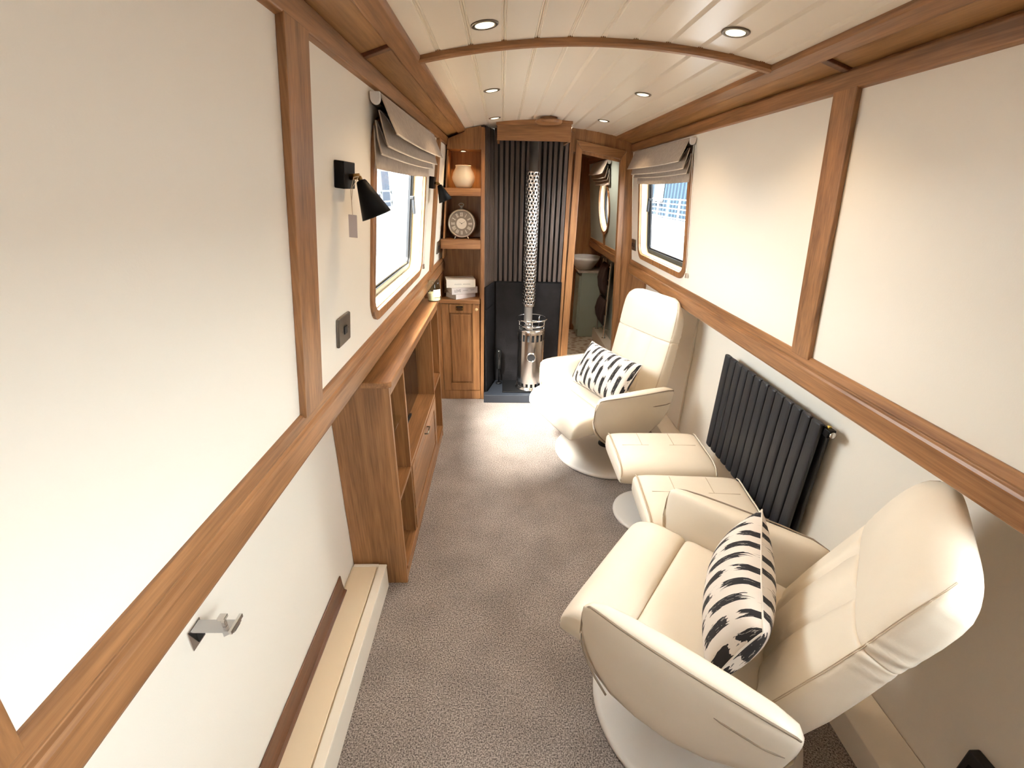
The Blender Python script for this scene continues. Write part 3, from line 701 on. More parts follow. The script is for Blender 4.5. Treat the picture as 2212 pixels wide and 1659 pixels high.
# chrome bracket on the left hull lining
o = thing('chrome_bracket', 'small chrome bracket screwed to the white wall below the left rail', 'bracket', (-HULL, .681, .798))
SATIN = mat('satin_chrome', (.66, .67, .70), .25, 1)
MB().box(.0005, .0035, -.020, .020, -.050, .004).build('wall_plate', CHROME, o, bevel=.001)
MB().box(.004, .094, -.015, .015, -.002, .002).build('arm_plate', SATIN, o, bevel=.001)
MB().prism([(.004, -.046), (.004, -.003), (.034, -.003)], lambda p, y: (p[0], y, p[1]), -.002, .002).build('gusset', BLACKP, o)
MB().box(.064, .072, -.004, .004, .0025, .022).box(.060, .076, -.007, .007, .0221, .030).build('catch', CHROME, o, bevel=.001)
MB().box(.088, .095, -.022, .022, .0025, .012).build('end_bar', CHROME, o, bevel=.001)
MB().prism([(.066, -.020), (.066, -.003), (.094, -.003)], lambda p, y: (p[0], y, p[1]), -.010, .010).build('end_block', SATIN, o)

# oak strip leaning on the boxing
o = thing('oak_strip', 'loose dark oak moulding strip standing on the boxing against left wall', 'timber strip', (-.9335, .80, .1275))
MB().prism([(.0, 0), (.020, 0), (.020, .006), (.011, .010), (.007, .040), (.0045, .080), (0, .082)], lambda p, y: (p[0], y, p[1]), -1.2, .575).build('strip', DOAKY, o, bevel=.0015)

# ------------------------------------------------------------------ media cabinet
XF, XK = -.704, HULL - .0015
cb = thing('media_cabinet', 'long low oak media cabinet with open bays under the left rail', 'cabinet', (-.82, 1.53, 0))
def cbx(name, mb, m, par=cb, **k):
    mb.v = [(v[0] + .82, v[1] - 1.53, v[2]) for v in mb.v]; return mb.build(name, m, par, **k)
YC0, YC1 = 1.530, 2.880
cbx('end_panel', MB().box(-XK, XF, YC0, YC0 + .018, .002, .974), OAKZ, bevel=.001)
cbx('end_panel', MB().box(-XK, XF, YC1 - .018, YC1, .002, .974), OAKZ, bevel=.001)
cbx('worktop', MB().prism([(-XK, YC0 - .014), (XF + .0, YC0 - .014), (XF + .012, YC0), (XF + .012, YC1 + .01), (-XK, YC1 + .01)], lambda p, z: (p[0], p[1], z), .975, 1.000), OAKY, bevel=.005)
cbx('divider', MB().box(-XK + .006, XF, 1.778, 1.796, .087, .974), OAKZ, bevel=.001)
cbx('divider', MB().box(-XK + .006, XF, 2.572, 2.590, .087, .974), OAKZ, bevel=.001)
cbx('plinth', MB().box(-XK, XF - .004, YC0 + .019, YC1 - .019, .002, .066), OAKY)
cbx('base_board', MB().box(-XK, XF + .004, YC0 + .019, YC1 - .019, .067, .086), OAKY, bevel=.002)
cbx('back_board', MB().box(-XK, -XK + .005, YC0 + .019, YC1 - .019, .087, .973), OAKZ)
cbx('top_rail', MB().box(XF - .02, XF, YC0 + .019, 1.777, .936, .974).box(XF - .02, XF, 1.797, 2.571, .946, .974).box(XF - .02, XF, 2.591, YC1 - .019, .936, .974), OAKY)
cbx('shelf', MB().box(-XK + .006, XF, YC0 + .019, 1.777, .444, .462), OAKY, bevel=.001)
cbx('shelf', MB().box(-XK + .006, XF, 1.797, 2.571, .452, .470), OAKY, bevel=.001)
cbx('shelf', MB().box(-XK + .006, XF, 2.591, YC1 - .019, .478, .496), OAKY, bevel=.001)
cbx('glass_shelf', MB().box(-XK + .007, XF - .02, YC0 + .020, 1.776, .730, .736), JAR)
dd_ = cbx('drop_door', MB().box(XF - .016, XF - .002, 1.797, 2.571, .088, .451).box(XF - .002, XF + .004, 1.797, 1.857, .088, .451).box(XF - .002, XF + .004, 2.511, 2.571, .088, .451)
          .box(XF - .002, XF + .004, 1.858, 2.510, .390, .451).box(XF - .002, XF + .004, 1.858, 2.510, .088, .148), OAKY, bevel=.002)
cbx('inset_panel', MB().box(XF - .0018, XF + .001, 1.868, 2.500, .158, .380), OAKY, dd_, bevel=.002)
cbx('handle', MB().tube([(XF + .004, 2.15, .425), (XF + .020, 2.15, .425), (XF + .020, 2.23, .425), (XF + .004, 2.23, .425)], .004, 8), GUNM, dd_, smooth=True)
o = thing('television', 'flat black television screen set in the middle bay of the cabinet', 'television', (-.806, 2.184, .4705))
MB().box(-.022, .006, -.372, .372, .012, .462).build('casing', BLACKP, o, bevel=.003)
MB().box(.0065, .008, -.366, .366, .018, .456).build('screen', SCREEN, o)
MB().box(-.022, .014, -.10, .10, .0, .011).build('stand', BLACKP, o)
o = thing('candle_jar', 'clear glass jar candle with pale wax at the cabinet end', 'candle', (-.7130, 2.830, 1.0005))
MB().lathe([(0, .0), (.037, .0), (.041, .004), (.041, .090), (.036, .106), (.036, .128), (.0335, .128), (.0335, .105), (.038, .089), (.038, .006), (0, .006)], (0, 0, 0), 36, None, False).build('jar', JAR, o, smooth=True)
MB().lathe([(0, .0065), (.0375, .0065), (.0375, .050), (0, .050)], (0, 0, 0), 32, None, False).build('wax', WAX, o, smooth=False)
MB().tube([(0, 0, .0505), (.001, 0, .062)], .001, 6).build('wick', INK, o)
lb_ = [[(.0414 * math.cos(a), .0414 * math.sin(a), z) for a in [-1.5 + 1.4 * k / 12 for k in range(13)]] for z in (.030, .075)]
MB().loft(lb_, False, False).build('label', PAPER, o)

# ------------------------------------------------------------------ radiator
def superring_xy(hx, hy, cx, cy, n=20, e=3.4):
    return [(cx + hx * math.copysign(abs(math.cos(a)) ** (2 / e), math.cos(a)), cy + hy * math.copysign(abs(math.sin(a)) ** (2 / e), math.sin(a))) for a in [2 * PI * k / n for k in range(n)]]
rd = thing('radiator', 'anthracite column radiator on the white wall below the right rail', 'radiator', (HULL - .001, 1.40, .30))
for i in range(13):
    y = .030 + i * .0585
    for xr, nm_, zt in ((-.066, 'column', .602), (-.028, 'rear_column', .560)):
        ring = lambda z, k: [(x, yy, z) for x, yy in superring_xy(.0105 * k, .0265 * k, xr, y)]
        MB().loft([ring(.076, .85), ring(.081, 1), ring(zt - .005, 1), ring(zt, .88)]).build(nm_, ANTH, rd, smooth=False)
MB().box(-.053, -.041, .004, .758, .560, .592).build('header_pipe', ANTH, rd, bevel=.003)
MB().box(-.053, -.041, .004, .758, .085, .115).build('header_pipe', ANTH, rd, bevel=.003)
vl = MB().box(-.058, -.030, -.026, .0, .560, .592).build('valve', BLACK, rd, bevel=.004)
MB().lathe([(.012, 0), (.012, .006), (.006, .008)], (-.044, -.027, .576), 20, Matrix.Rotation(PI / 2, 4, 'X')).build('valve_cap', CHROME, vl, smooth=True)
MB().lathe([(.007, 0), (.007, .010)], (-.044, .001, .594), 6, Matrix.Rotation(PI / 2, 4, 'X')).build('union_nut', mat('bright_brass', (.7, .48, .12), .25, 1), rd)
for ya in (.15, .58): MB().box(-.014, -.0005, ya, ya + .03, .49, .55).build('wall_bracket', ANTH, rd)

# ------------------------------------------------------------------ recliners
def superring(hw, hz, cx, cz, n, e=2.6):
    r = []
    for k in range(n):
        a = 2 * PI * k / n; c, s_ = math.cos(a), math.sin(a)
        r.append((cx + hw * math.copysign(abs(c) ** (2 / e), c), cz + hz * math.copysign(abs(s_) ** (2 / e), s_)))
    return r
def interp(tab, t):
    for i in range(len(tab) - 1):
        a, b = tab[i], tab[i + 1]
        if t <= b[0] or i == len(tab) - 2:
            f = (t - a[0]) / (b[0] - a[0]); f = max(0, min(1, f)); f = f * f * (3 - 2 * f) if False else f
            return [a[j] + (b[j] - a[j]) * f for j in range(1, len(a))]
def recliner(loc, ang, tilt, slide, label, bx=-.150, bz=.440, k2=1.0, slim=0):
    """local axes: +x is forward (the way the sitter faces), +y the sitter's left, z up"""
    t = thing('recliner_chair', label, 'armchair', loc, ang, 'cream leather recliners')
    MB().lathe([(0, 0.001), (.338, 0.001), (.343, .008), (.341, .020), (.325, .026), (.20, .034), (.07, .050), (.058, .058), (0, .060)], (0, 0, 0), 64, None, False).build('base_disc', BASEM, t, smooth=True)
    MB().lathe([(.050, .055), (.050, .066), (.038, .070), (.038, .285), (.060, .290)], (0, 0, 0), 32).build('column', BLACK, t, smooth=True)
    sx = slide
    MB().box(-.17 + sx, .16 + sx, -.15, .15, .288, .322).build('mechanism', BLACKP, t, bevel=.004)
    # seat: rear cushion + front lip
    tab = [  # fwd, half width, top, bottom
        (-.20, .262, .430, .325), (-.17, .275, .452, .32), (-.05, .278, .462, .32), (.08, .278, .468, .32), (.155, .278, .472, .32), (.172, .276, .468, .32), (.178, .274, .458, .322)]
    rings = []
    for f in [-.20, -.185, -.17, -.12, -.06, 0, .06, .11, .15, .166, .174, .179]:
        hw, zt, zb = interp(tab, f); k = .55 if f == -.20 else 1
        rings.append([(f + sx, y, z) for y, z in superring(hw, (zt - zb) / 2 * k, 0, (zt + zb) / 2, 40, 5)])
    MB().loft(rings).build('seat', LEATHER, t, smooth=True)
    tab2 = [(.181, .274, .458, .322), (.187, .277, .468, .32), (.20, .280, .474, .318), (.27, .284, .478, .316), (.315, .284, .473, .316), (.355, .283, .458, .316), (.382, .281, .432, .318), (.396, .278, .400, .324), (.398, .272, .375, .334)]
    rings = []
    for f in [.181, .187, .20, .23, .27, .30, .32, .34, .36, .375, .386, .394, .398]:
        hw, zt, zb = interp(tab2, f)
        rings.append([(f + sx, y, z) for y, z in superring(hw, (zt - zb) / 2, 0, (zt + zb) / 2, 40, 5)])
    MB().loft(rings).build('seat_front', LEATHER, t, smooth=True)
    # arms: leaf-shaped pads
    def arm(s):
        # fwd, inner |y|, outer |y|, bottom z, top z
        at = [(-.256, .318, .345, .470, .560), (-.240, .306, .362, .420, .585), (-.19, .296, .374, .360, .598), (-.10, .288, .378, .297, .601), (0, .284, .379, .262, .602), (.10, .285, .376, .262, .603),
              (.18, .292, .371, .285, .604), (.235, .303, .364, .330, .603), (.268, .316, .357, .375, .598), (.287, .330, .352, .420, .580), (.293, .336, .347, .460, .545)]
        fs = [-.256, -.249, -.240, -.215, -.19, -.15, -.10, -.05, 0, .05, .10, .14, .18, .21, .235, .255, .268, .279, .287, .293]
        rings = []
        for f in fs:
            yi, yo, zb, zt = interp(at, f); hw = (yo - yi) / 2; ring = []
            for y, z in superring(hw, (zt - zb) / 2, 0, (zt + zb) / 2, 32, 3.6):
                u = (z - (zt + zb) / 2) / ((zt - zb) / 2)
                lean = -.012 * u * u if y < 0 else 0
                ring.append((f + sx, s * (yi + hw + y - (.016 * (1 - u) if y > 0 else 0) * .8), z))
            rings.append(ring)
        a_ = MB().loft(rings).build('armrest', LEATHER, t, smooth=True)
        pp = []
        for f in fs[1:]:
            yi, yo, zb, zt = interp(at, f); pp.append((f + sx, s * (yo - .010), zt - .006))
        for f in [.290, .284, .270, .25, .22, .18]:
            yi, yo, zb, zt = interp(at, f); pp.append((f + sx + .004, s * (yo - .016), zb + .02))
        MB().tube(pp, .0032, 6).build('piping', SEAM, a_, smooth=True)
        zz = []
        for k in range(9):
            f = -.085 - .150 * k / 8; z = .508 - .010 * k / 8; yi, yo, zb, zt = interp(at, f); hw = (yo - yi) / 2; u = (z - (zt + zb) / 2) / ((zt - zb) / 2)
            zz.append((f + sx, s * (yi + hw + hw * max(0, 1 - abs(u) ** 3.6) ** (1 / 3.6) - .0128 * (1 - u) + .0004), z))
        MB().tube(zz, [.0008] + [.0028] * 7 + [.0012], 6).build('zip', SEAM, a_, smooth=True)
        return a_
    arm(1); arm(-1)
    # backrest, built along its own length and tilted back
    Mx = Matrix.Translation((bx + sx, 0, bz)) @ Matrix.Rotation(-tilt, 4, 'Y') @ Matrix.Diagonal((1, 1, k2, 1))
    # along s: half width, front offset, back offset
    bt = [(0, .235, .000, -.115), (.04, .250, .012, -.125), (.15, .256, .010, -.125), (.28, .257, .004, -.118), (.37, .256, .002, -.112), (.395, .255, .000, -.110), (.43, .256, .002, -.112), (.50, .254, .002, -.112 + slim * .2), (.545, .250, -.001, -.110 + slim * .5), (.575, .244, -.006, -.106 + slim * .8), (.60, .233, -.015, -.098 + slim), (.622, .210, -.029, -.088 + slim * .8), (.634, .180, -.042, -.080 + slim * .5), (.639, .150, -.052, -.072 + slim * .2)]
    def ring_pt(a, tab, s_, e, grow=0):
        hw, fo, bo = interp(tab, s_); c, q_ = math.cos(a), math.sin(a)
        y = (hw + grow) * math.copysign(abs(c) ** (2 / e), c); x = ((fo - bo) / 2 + grow) * math.copysign(abs(q_) ** (2 / e), q_) + (fo + bo) / 2
        return y, x, hw
    n = 112
    def back_ring(s_, shrink=0):
        ring = []; low = s_ < .391
        dome = .014 * math.sin(PI * min(1, s_ / .398)) if low else .009 * math.sin(PI * min(1, (s_ - .385) / .235))
        for i_ in range(n):
            a = 2 * PI * i_ / n
            y, x, hw = ring_pt(a, bt, s_, 4.2, -shrink)
            crease = math.exp(-((s_ - .392) / .035) ** 2)
            if math.sin(a) > 0:
                x += dome * max(0, 1 - (y / hw) ** 2)
                if low:
                    fade = min(1, s_ / .08) * min(1, (.395 - s_) / .02)
                    for yc in (-.088, .088): x -= .022 * fade * math.exp(-((y - yc) / .008) ** 2)
                    # soft creases gathered at the foot and under the head panel
                    x += .004 * math.sin(y * 95 + 1.3) * (math.exp(-((s_ - .05) / .05) ** 2) + .7 * math.exp(-((s_ - .36) / .03) ** 2)) * max(0, 1 - (y / hw) ** 4)
            # side folds beside the head panel
            y += math.copysign(1, y) * .0028 * math.sin(s_ * 190 + x * 55) * math.exp(-((s_ - .40) / .05) ** 2) * (abs(y) / hw) ** 6
            ring.append(Mx @ Vector((x, y, s_)))
        return ring
    rings = [back_ring(.391 * k / 44) for k in range(44)] + [back_ring(.3895, .001), back_ring(.3915, .005)]
    bk = MB().loft(rings).build('backrest', LEATHER, t, smooth=True)
    rings = [back_ring(.3918, .005), back_ring(.3938, .001)] + [back_ring(.397 + .242 * k / 34) for k in range(35)]
    hr = MB().loft(rings).build('headrest', LEATHER, t, smooth=True)
    for sd in (0, 1):
        for da in (0, .05):
            pp = []
            for k in range(34):
                s_ = .02 + .600 * k / 33; tb, e = bt, 4.2
                a = .36 + da; a = PI - a if sd else a
                y, x, hw = ring_pt(a, tb, s_, e)
                x += (.014 * math.sin(PI * min(1, s_ / .398)) if s_ < .391 else .009 * math.sin(PI * min(1, (s_ - .385) / .235))) * max(0, 1 - (y / hw) ** 2)
                pp.append(Mx @ Vector((x, y, s_)))
            MB().tube(pp, .0013, 6).build('stitching', STITCH, bk, smooth=True)
    return t
fA = math.radians(-157.3); fB = math.atan2(.63, -.78)
recliner((.436, 2.668, .001), fA, math.radians(9.5), .064, 'cream leather recliner farther away, standing in front of the doorway', -.172, .458, 1.0, .05)
recliner((.392, 1.0, .001), fB, math.radians(18.5), .0, 'cream leather recliner nearest the camera, leaning far back by the right wall', -.150, .436, .985, .0)

def footstool(loc, rz, label):
    t = thing('footstool', label, 'footstool', loc, rz, 'cream leather footstools')
    MB().lathe([(0, 0.001), (.194, 0.001), (.198, .007), (.196, .016), (.184, .021), (.06, .036), (0, .038)], (0, 0, 0), 56, None, False).build('base_disc', BASEM, t, smooth=True)
    MB().lathe([(.032, .036), (.032, .292)], (0, 0, 0), 28).build('column', BLACK, t, smooth=True)
    MB().box(-.14, .14, -.10, .10, .292, .318).build('mechanism', BLACKP, t, bevel=.003)
    rings = []
    # sections along y (front -.185 .. back .165): saddle shaped top
    for y, zt, zb, hw in ((-.176, .362, .335, .228), (-.173, .375, .326, .238), (-.166, .392, .320, .244), (-.148, .408, .319, .247), (-.11, .420, .319, .248), (-.05, .427, .319, .249), (.02, .430, .319, .249), (.09, .434, .319, .249), (.135, .436, .319, .248), (.155, .430, .321, .246), (.166, .415, .328, .240), (.170, .395, .340, .230)):
        rings.append([(x, y, z) for x, z in superring(hw, (zt - zb) / 2, 0, (zt + zb) / 2, 48, 6)])
    c = MB().loft(rings).build('cushion', LEATHER, t, smooth=True)
    # piping at the two ends and the stitched panel lines on top
    for s in (1, -1):
        pp = [(s * .2365, y, z) for y, z in ((-.171, .345), (-.168, .385), (-.148, .4065), (-.11, .4185), (-.05, .4255), (.02, .4285), (.09, .4325), (.132, .4345), (.152, .428))]
        MB().tube(pp, .0032, 6).build('piping', LEATHER if s > 0 else STITCH, c, smooth=True)
    for xx in (-.085, .085):
        MB().tube([(xx, y, z) for y, z in ((.030, .4302), (.09, .4338), (.138, .4356))], .0017, 6).build('stitching', STITCH, c)
    MB().tube([(-.19, .028, .4298), (-.05, .028, .4303)], .0013, 6).tube([(.06, .028, .4303), (.20, .028, .4298)], .0013, 6).build('stitching', STITCH, c)
    return t
footstool((.545, 2.010, .001), 0, 'cream leather footstool in front of the far recliner, beside radiator')
footstool((.580, 1.604, .001), math.radians(-3), 'cream leather footstool behind the near recliner, below the radiator')

# ------------------------------------------------------------------ cushions
def cushion(loc, ang, lean, yaw, label, W=.49, H=.29, T=.15, zoff=0):
    t = thing('scatter_cushion', label, 'cushion', loc, ang, 'black and cream scatter cushions')
    nu, nv = 40, 26; vs = []; fs = []; uvs = []
    Mx = Matrix.Rotation(yaw, 4, 'Z') @ Matrix.Rotation(-lean, 4, 'Y') @ Matrix.Translation((0, 0, H / 2))
    for side in (1, -1):
        for j in range(nv + 1):
            for i in range(nu + 1):
                u, v = -1 + 2 * i / nu, -1 + 2 * j / nv
                th = T / 2 * (max(0, 1 - u * u) ** .42) * (max(0, 1 - v * v) ** .48)
                pin = 1 - .07 * (1 - abs(v)) * abs(u) ** 3; pin2 = 1 - .10 * (1 - abs(u)) * abs(v) ** 3
                pu = u * (1 - .055 * (1 - v * v) * abs(u) ** 4); pv = v * (1 - .06 * (1 - u * u) * abs(v) ** 4)
                vs.append(Mx @ Vector((side * th, pu * W / 2, pv * H / 2))); uvs.append(((u + 1) / 2 + (0 if side > 0 else .13), (v + 1) / 2 * H / W))
        off = 0 if side > 0 else (nu + 1) * (nv + 1)
        for j in range(nv):
            for i in range(nu):
                a = off + j * (nu + 1) + i; q4 = (a, a + 1, a + nu + 2, a + nu + 1); fs.append(q4 if side > 0 else q4[::-1])
    me = D.meshes.new('cover'); me.from_pydata([tuple(v) for v in vs], [], fs)
    ul = me.uv_layers.new(name='UVMap')
    for lp in me.loops: ul.data[lp.index].uv = uvs[lp.vertex_index]
    for p in me.polygons: p.use_smooth = True
    me.materials.append(IKAT); ob = D.objects.new('cover', me); COL.objects.link(ob); ob.parent = t
    edge = []
    for i in range(nu + 1): edge.append((-1 + 2 * i / nu, -1))
    for j in range(1, nv + 1): edge.append((1, -1 + 2 * j / nv))
    for i in range(1, nu + 1): edge.append((1 - 2 * i / nu, 1))
    for j in range(1, nv): edge.append((-1, 1 - 2 * j / nv))
    pp = [Mx @ Vector((0, u * (1 - .055 * (1 - v * v) * abs(u) ** 4) * W / 2, v * (1 - .06 * (1 - u * u) * abs(v) ** 4) * H / 2)) for u, v in edge]
    MB().tube(pp, .0025, 6, True).build('piping', CORD, t, smooth=True)
    return t
def on_chair(c, ang, f, l): # forward f, left l
    return (c[0] + math.cos(ang) * f - math.sin(ang) * l, c[1] + math.sin(ang) * f + math.cos(ang) * l)
pa = on_chair((.436, 2.668), fA, .165, .02); pb = on_chair((.392, 1.0), fB, -.005, .02)
cushion((*pa, .482), fA, math.radians(31), math.radians(3), 'black and cream dashed cushion lying against the far recliner back')
cushion((*pb, .470), fB, math.radians(17), math.radians(11), 'black and cream dashed cushion seen edge-on in the near recliner', .50, .255, .165)

# ------------------------------------------------------------------ washroom beyond the doorway
mb = MB(); o = MB().box(-.965, .965, Y1, YB, -.06, 0).build('floor_washroom', VINYL); struct(o)
mb = MB(); wall_seg(mb, 1, Y1 + .031, 4.35)
PH = (4.58, 5.06, 1.27, 1.75, .239)
wall_seg(mb, 1, 4.35, 5.3, PH); wall_seg(mb, 1, 5.3, YB)
mb.prism([(wx(1.06), 1.06), (HULL + .03, 1.06), (HULL + .03, 0), (HULL, 0), (HULL, 1.03), (wx(1.06) - .004, 1.03)], lambda p, t_: (p[0], t_, p[1]), Y1 + .031, YB)
o = mb.build('wall_right_washroom', GREENW); struct(o)
o = MB().box(-.6, .965, YB, YB + .03, 0, 2.1).build('wall_back_washroom', OAKZ); struct(o)
o = MB().box(-.36, -.33, Y1 + .031, YB, 0, 2.1).build('wall_left_washroom', OAKZ); struct(o)
o = MB().prism([(-.6, ceil_z(.6))] + [(x, ceil_z(x)) for x in (-.3, 0, .3, .6)] + [(.6, 2.1), (-.6, 2.1)], fnY, Y1 + .03, YB).build('ceiling_washroom', CEIL); struct(o)
# batten under the porthole
lo = [wall_pt(1, 4.80, 1.14, 0), wall_pt(1, 4.86, 1.14, 0), wall_pt(1, 4.86, 1.14, -.012), wall_pt(1, 4.80, 1.14, -.012)]
hi = [wall_pt(1, 4.80, 1.255, 0), wall_pt(1, 4.86, 1.255, 0), wall_pt(1, 4.86, 1.255, -.012), wall_pt(1, 4.80, 1.255, -.012)]
o = MB().hexa(lo, hi).build('trim_11', OAKZ); struct(o)
t = thing('window_4', None, None, kind='structure')
def pring(r0, r1, o0, o1):
    cy_, cz_ = 4.82, 1.51; mb = MB(); r = []
    for rr, oo in ((r0, o0), (r0, o1), (r1, o1), (r1, o0), (r0, o0)):
        r.append([wall_pt(1, cy_ + rr * math.cos(a), cz_ + rr * math.sin(a), oo) for a in [2 * PI * i / 40 for i in range(40)]])
    return mb.loft(r, True, False)
pring(.262, .234, -.012, .003).build('oak_ring', OAKZ, t); pring(.236, .230, .004, .074).build('reveal', PINE, t); pring(.2295, .200, .05, .07).build('metal_ring', ALU, t)
MB().loft([[wall_pt(1, 4.82 + .202 * math.cos(a), 1.51 + .202 * math.sin(a), oo) for a in [2 * PI * i / 40 for i in range(40)]] for oo in (.058, .062)]).build('glass', PANE, t)
r = thing('downlight', 'small washroom ceiling downlight glimpsed at the top of the doorway', 'ceiling light', (.36, 4.40, ceil_z(.36) - .005)); r.rotation_euler = (0, -math.atan(-.38 * .36), 0)
for ch in [o_ for o_ in D.objects if o_.parent and o_.parent.name == 'downlight' and o_.name in ('bezel', 'lens')]:
    c_ = ch.copy(); COL.objects.link(c_); c_.parent = r
ld = D.lights.new('washroom_beam', 'SPOT'); ld.energy = 40; ld.color = (1, .88, .72); ld.spot_size = math.radians(150); ld.spot_blend = .7; ld.shadow_soft_size = .03
lo = D.objects.new('washroom_beam', ld); COL.objects.link(lo); lo.location = (.36, 4.40, ceil_z(.36) - .02)
b3 = blind(1, 4.50, 5.20, 'taupe roman blind folded up over the porthole through the doorway', cord=False)
# boxing, vanity, basin
o = MB().box(.825, HULL - .001, Y1 + .032, 5.29, .002, .13).build('baseboard_washroom', CREAML, bevel=.004); struct(o)
v_ = thing('vanity_unit', 'sage green washroom vanity cupboard with stone top seen through doorway', 'vanity', (.76, 5.45, 0))
MB().box(-.115, .17, -.145, .155, .002, .775).build('body', GREEN, v_, bevel=.004)
dv = MB().box(-.137, -.1155, -.130, .145, .09, .74).box(-.141, -.1375, -.130, -.09, .09, .74).box(-.141, -.1375, .105, .145, .09, .74).box(-.141, -.1375, -.0899, .1049, .68, .74).box(-.141, -.1375, -.0899, .1049, .09, .15).build('door', GREEN, v_, bevel=.002)
MB().lathe([(.003, 0), (.003, .008), (.009, .012), (.006, .018)], (-.141, -.105, .60), 16, Matrix.Rotation(-PI / 2, 4, 'Y')).build('knob', CHROME, dv, smooth=True)
MB().box(-.155, .172, -.165, .158, .776, .800).build('worktop', STONE, v_, bevel=.006)
MB().box(.155, .172, -.164, .157, .801, .94).build('splashback', STONE, v_, bevel=.003)
o = MB().lathe([(0, .0), (.085, .0), (.10, .01), (.165, .11), (.178, .148), (.172, .150), (.155, .11), (.09, .022), (0, .018)], (0, 0, 0), 44, None, False).build('wash_basin', PORC, smooth=True, loc=(.690, 5.44, .8005))
tag(o, 'white bowl basin standing on the stone vanity top', 'basin')
tr = thing('towel_rail', 'chrome ladder towel rail on the boxing beyond the doorway', 'towel rail', (.868, 5.045, .1305))
mb = MB()
for yy in (-.19, .19):
    MB().lathe([(.022, 0), (.022, .006), (.010, .009), (.010, .82), (.004, .826)], (0, yy, 0), 16).build('upright', CHROME, tr, smooth=True)
    MB().tube([(0, yy, .10), (.062, yy, .10)], .007, 8).build('wall_stay', CHROME, tr)
for zz in (.13, .40, .64, .78): MB().tube([(0, -.19, zz), (0, .19, zz)], .008, 10).build('bar', CHROME, tr, smooth=True)
def towel(zc, ln, y0, y1, label, ph):
    rings = []
    for k in range(15):
        y = y0 + (y1 - y0) * k / 14; w = 1 + .12 * math.sin(k * 1.1 + ph); ring = []
        prof = [(-.014, -ln), (-.045 * w, -ln * .75), (-.060 * w, -ln * .45), (-.040 * w, -ln * .12), (-.014, .006), (-.009, .014), (0, .0165), (.009, .014), (.014, .006), (.020, -ln * .2), (.020, -ln * .62), (.012, -ln * .62), (.0115, -.02), (.0105, .003), (.006, .0092), (0, .0108), (-.006, .0092), (-.0105, .003), (-.0115, -.02), (-.010, -ln)]
        rings.append([(x, y, z) for x, z in prof])
    o = MB().loft(rings).build('hand_towel', TOWEL, smooth=True, loc=(.868, 5.045, .1305 + zc)); tag(o, label, 'towel', 'brown towels on the chrome rail'); return o
towel(.78, .34, -.15, .15, 'dark brown towel on the uppermost bar of the towel rail', 0)
towel(.40, .27, -.16, .16, 'dark brown towel on a lower bar of the towel rail', 1.3)

# ------------------------------------------------------------------ outside
GROUND = mat('pale_quay', (.11, .11, .115), .9, var=.1, vscale=2)
o = MB().box(-40, 40, -40, 60, -.80, -.75).build('ground', mat('canal_water', (.05, .06, .06), .2)); struct(o)
o = MB().box(1.7, 3.4, -40, 60, -.70, .20).box(3.4, 40, -40, 60, -.70, .85).build('ground_right', GROUND); struct(o)
o = MB().box(-3.2, -1.9, -40, 60, -.70, .20).box(-40, -3.2, -40, 60, -.70, .85).build('ground_left', GROUND); struct(o)
BLUEC = mat('blue_cladding', (.0075, .0145, .024), .9, spec=.1)
PALEC = mat('pale_cladding', (.05, .058, .062), .8)
b = thing('quay_building', 'blue boarded building across the quay through right window', 'building', (5.2, 12.5, .8505))
MB().box(0, 1.2, -5.5, 7.5, 0, 2.2).build('wall', BLUEC, b)
mb = MB()
for i in range(43): mb.box(-.03, -.001, -5.5 + i * .3, -5.44 + i * .3, 0, 2.2)
mb.build('cladding_battens', mat('blue_batten', (.015, .027, .041), .9, spec=.1), b)
for yy in (-2.6, .9, 4.4):
    f_ = MB().box(-.07, -.031, yy - .45, yy + .45, .5, 2.0).build('window', PALEC, b); MB().box(-.08, -.071, yy - .33, yy + .33, .65, 1.85).build('pane', mat('dim_pane', (.014, .02, .018), .3) if yy < -2 else D.materials['dim_pane'], f_)
b = thing('quay_railing', 'white metal railing on the quay through right window', 'railing', (4.5, 10.8, .8505))
RW = mat('white_rail', (.5, .5, .5), .5)
for i in range(13): MB().box(-.02, .02, -5 + i * .9 - .02, -5 + i * .9 + .02, 0, .64).build('post', RW, b)
for zz in (.62, .50, .38, .26, .14): MB().box(-.015, .015, -5, 5.9, zz - .012, zz + .012).build('bar', RW, b)
b = thing('far_shed', 'pale grey shed across the water through left window', 'building', (-5.2, 15.0, .8505))
MB().box(-1.2, 0, -6, 6.5, 0, 2.2).build('wall', mat('grey_cladding', (.026, .033, .046), .9, spec=.1), b)
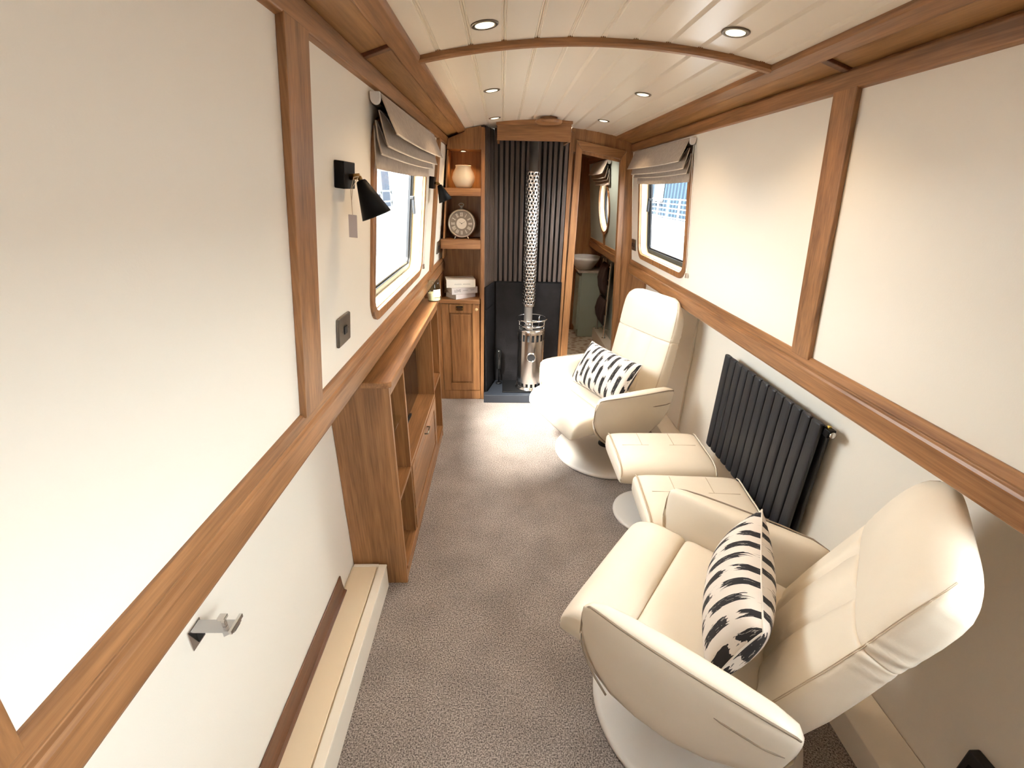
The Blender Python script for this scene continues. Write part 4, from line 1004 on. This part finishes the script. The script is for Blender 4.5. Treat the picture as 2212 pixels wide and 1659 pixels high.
for yy in (-4.5, -1.5, 1.5, 4.5): MB().box(.001, .04, yy - .5, yy + .5, .5, 1.5).build('window', PALEC, b)
b = thing('jetty_railing', 'pale timber railing across the water through left window', 'railing', (-4.2, 12.5, .8505))
for i in range(9): MB().box(-.03, .03, -5 + i * 1.4 - .03, -5 + i * 1.4 + .03, 0, .7).build('post', PALEC, b)
for zz in (.66, .33): MB().box(-.02, .02, -5, 6.3, zz - .025, zz + .025).build('bar', PALEC, b)

# ------------------------------------------------------------------ light
w = D.worlds.new('daylight'); SC.world = w; w.use_nodes = True
bg = w.node_tree.nodes['Background']; bg.inputs[0].default_value = (.93, .97, 1.0, 1); bg.inputs[1].default_value = 27.0
sd = D.lights.new('sun', 'SUN'); sd.energy = 165; sd.color = (1, .95, .88); sd.angle = math.radians(32)
so = D.objects.new('sun', sd); COL.objects.link(so); so.rotation_euler = Vector((.48, .90, -1.22)).to_track_quat('-Z', 'Z').to_euler(); so.location = (-4, 0, 6)

# ------------------------------------------------------------------ camera
p, y_, r_ = .409, .028, -.021
cp, sp_ = math.cos(p), math.sin(p); cy_, sy_ = math.cos(y_), math.sin(y_)
fwd = Vector((sy_ * cp, cy_ * cp, -sp_)); right = Vector((cy_, -sy_, 0)); down = -right.cross(fwd)
r2 = right * math.cos(r_) + down * math.sin(r_); d2 = -right * math.sin(r_) + down * math.cos(r_)
cam = D.cameras.new('camera'); cam.sensor_width = 36; cam.lens = 972.5 / 2212 * 36; cam.clip_start = .02
co = D.objects.new('camera', cam); COL.objects.link(co)
Mc = Matrix((r2, -d2, -fwd)).transposed().to_4x4(); Mc.translation = Vector((-.2907, 0, 1.6578)); co.matrix_world = Mc
SC.camera = co
vs_ = SC.view_settings; vs_.view_transform = 'Standard'; vs_.look = 'None'; vs_.gamma = 1; vs_.exposure = 0.0; vs_.use_curve_mapping = False
SC.cycles.use_denoising = True
SC.cycles.max_bounces = 10; SC.cycles.diffuse_bounces = 6; SC.cycles.transparent_max_bounces = 12
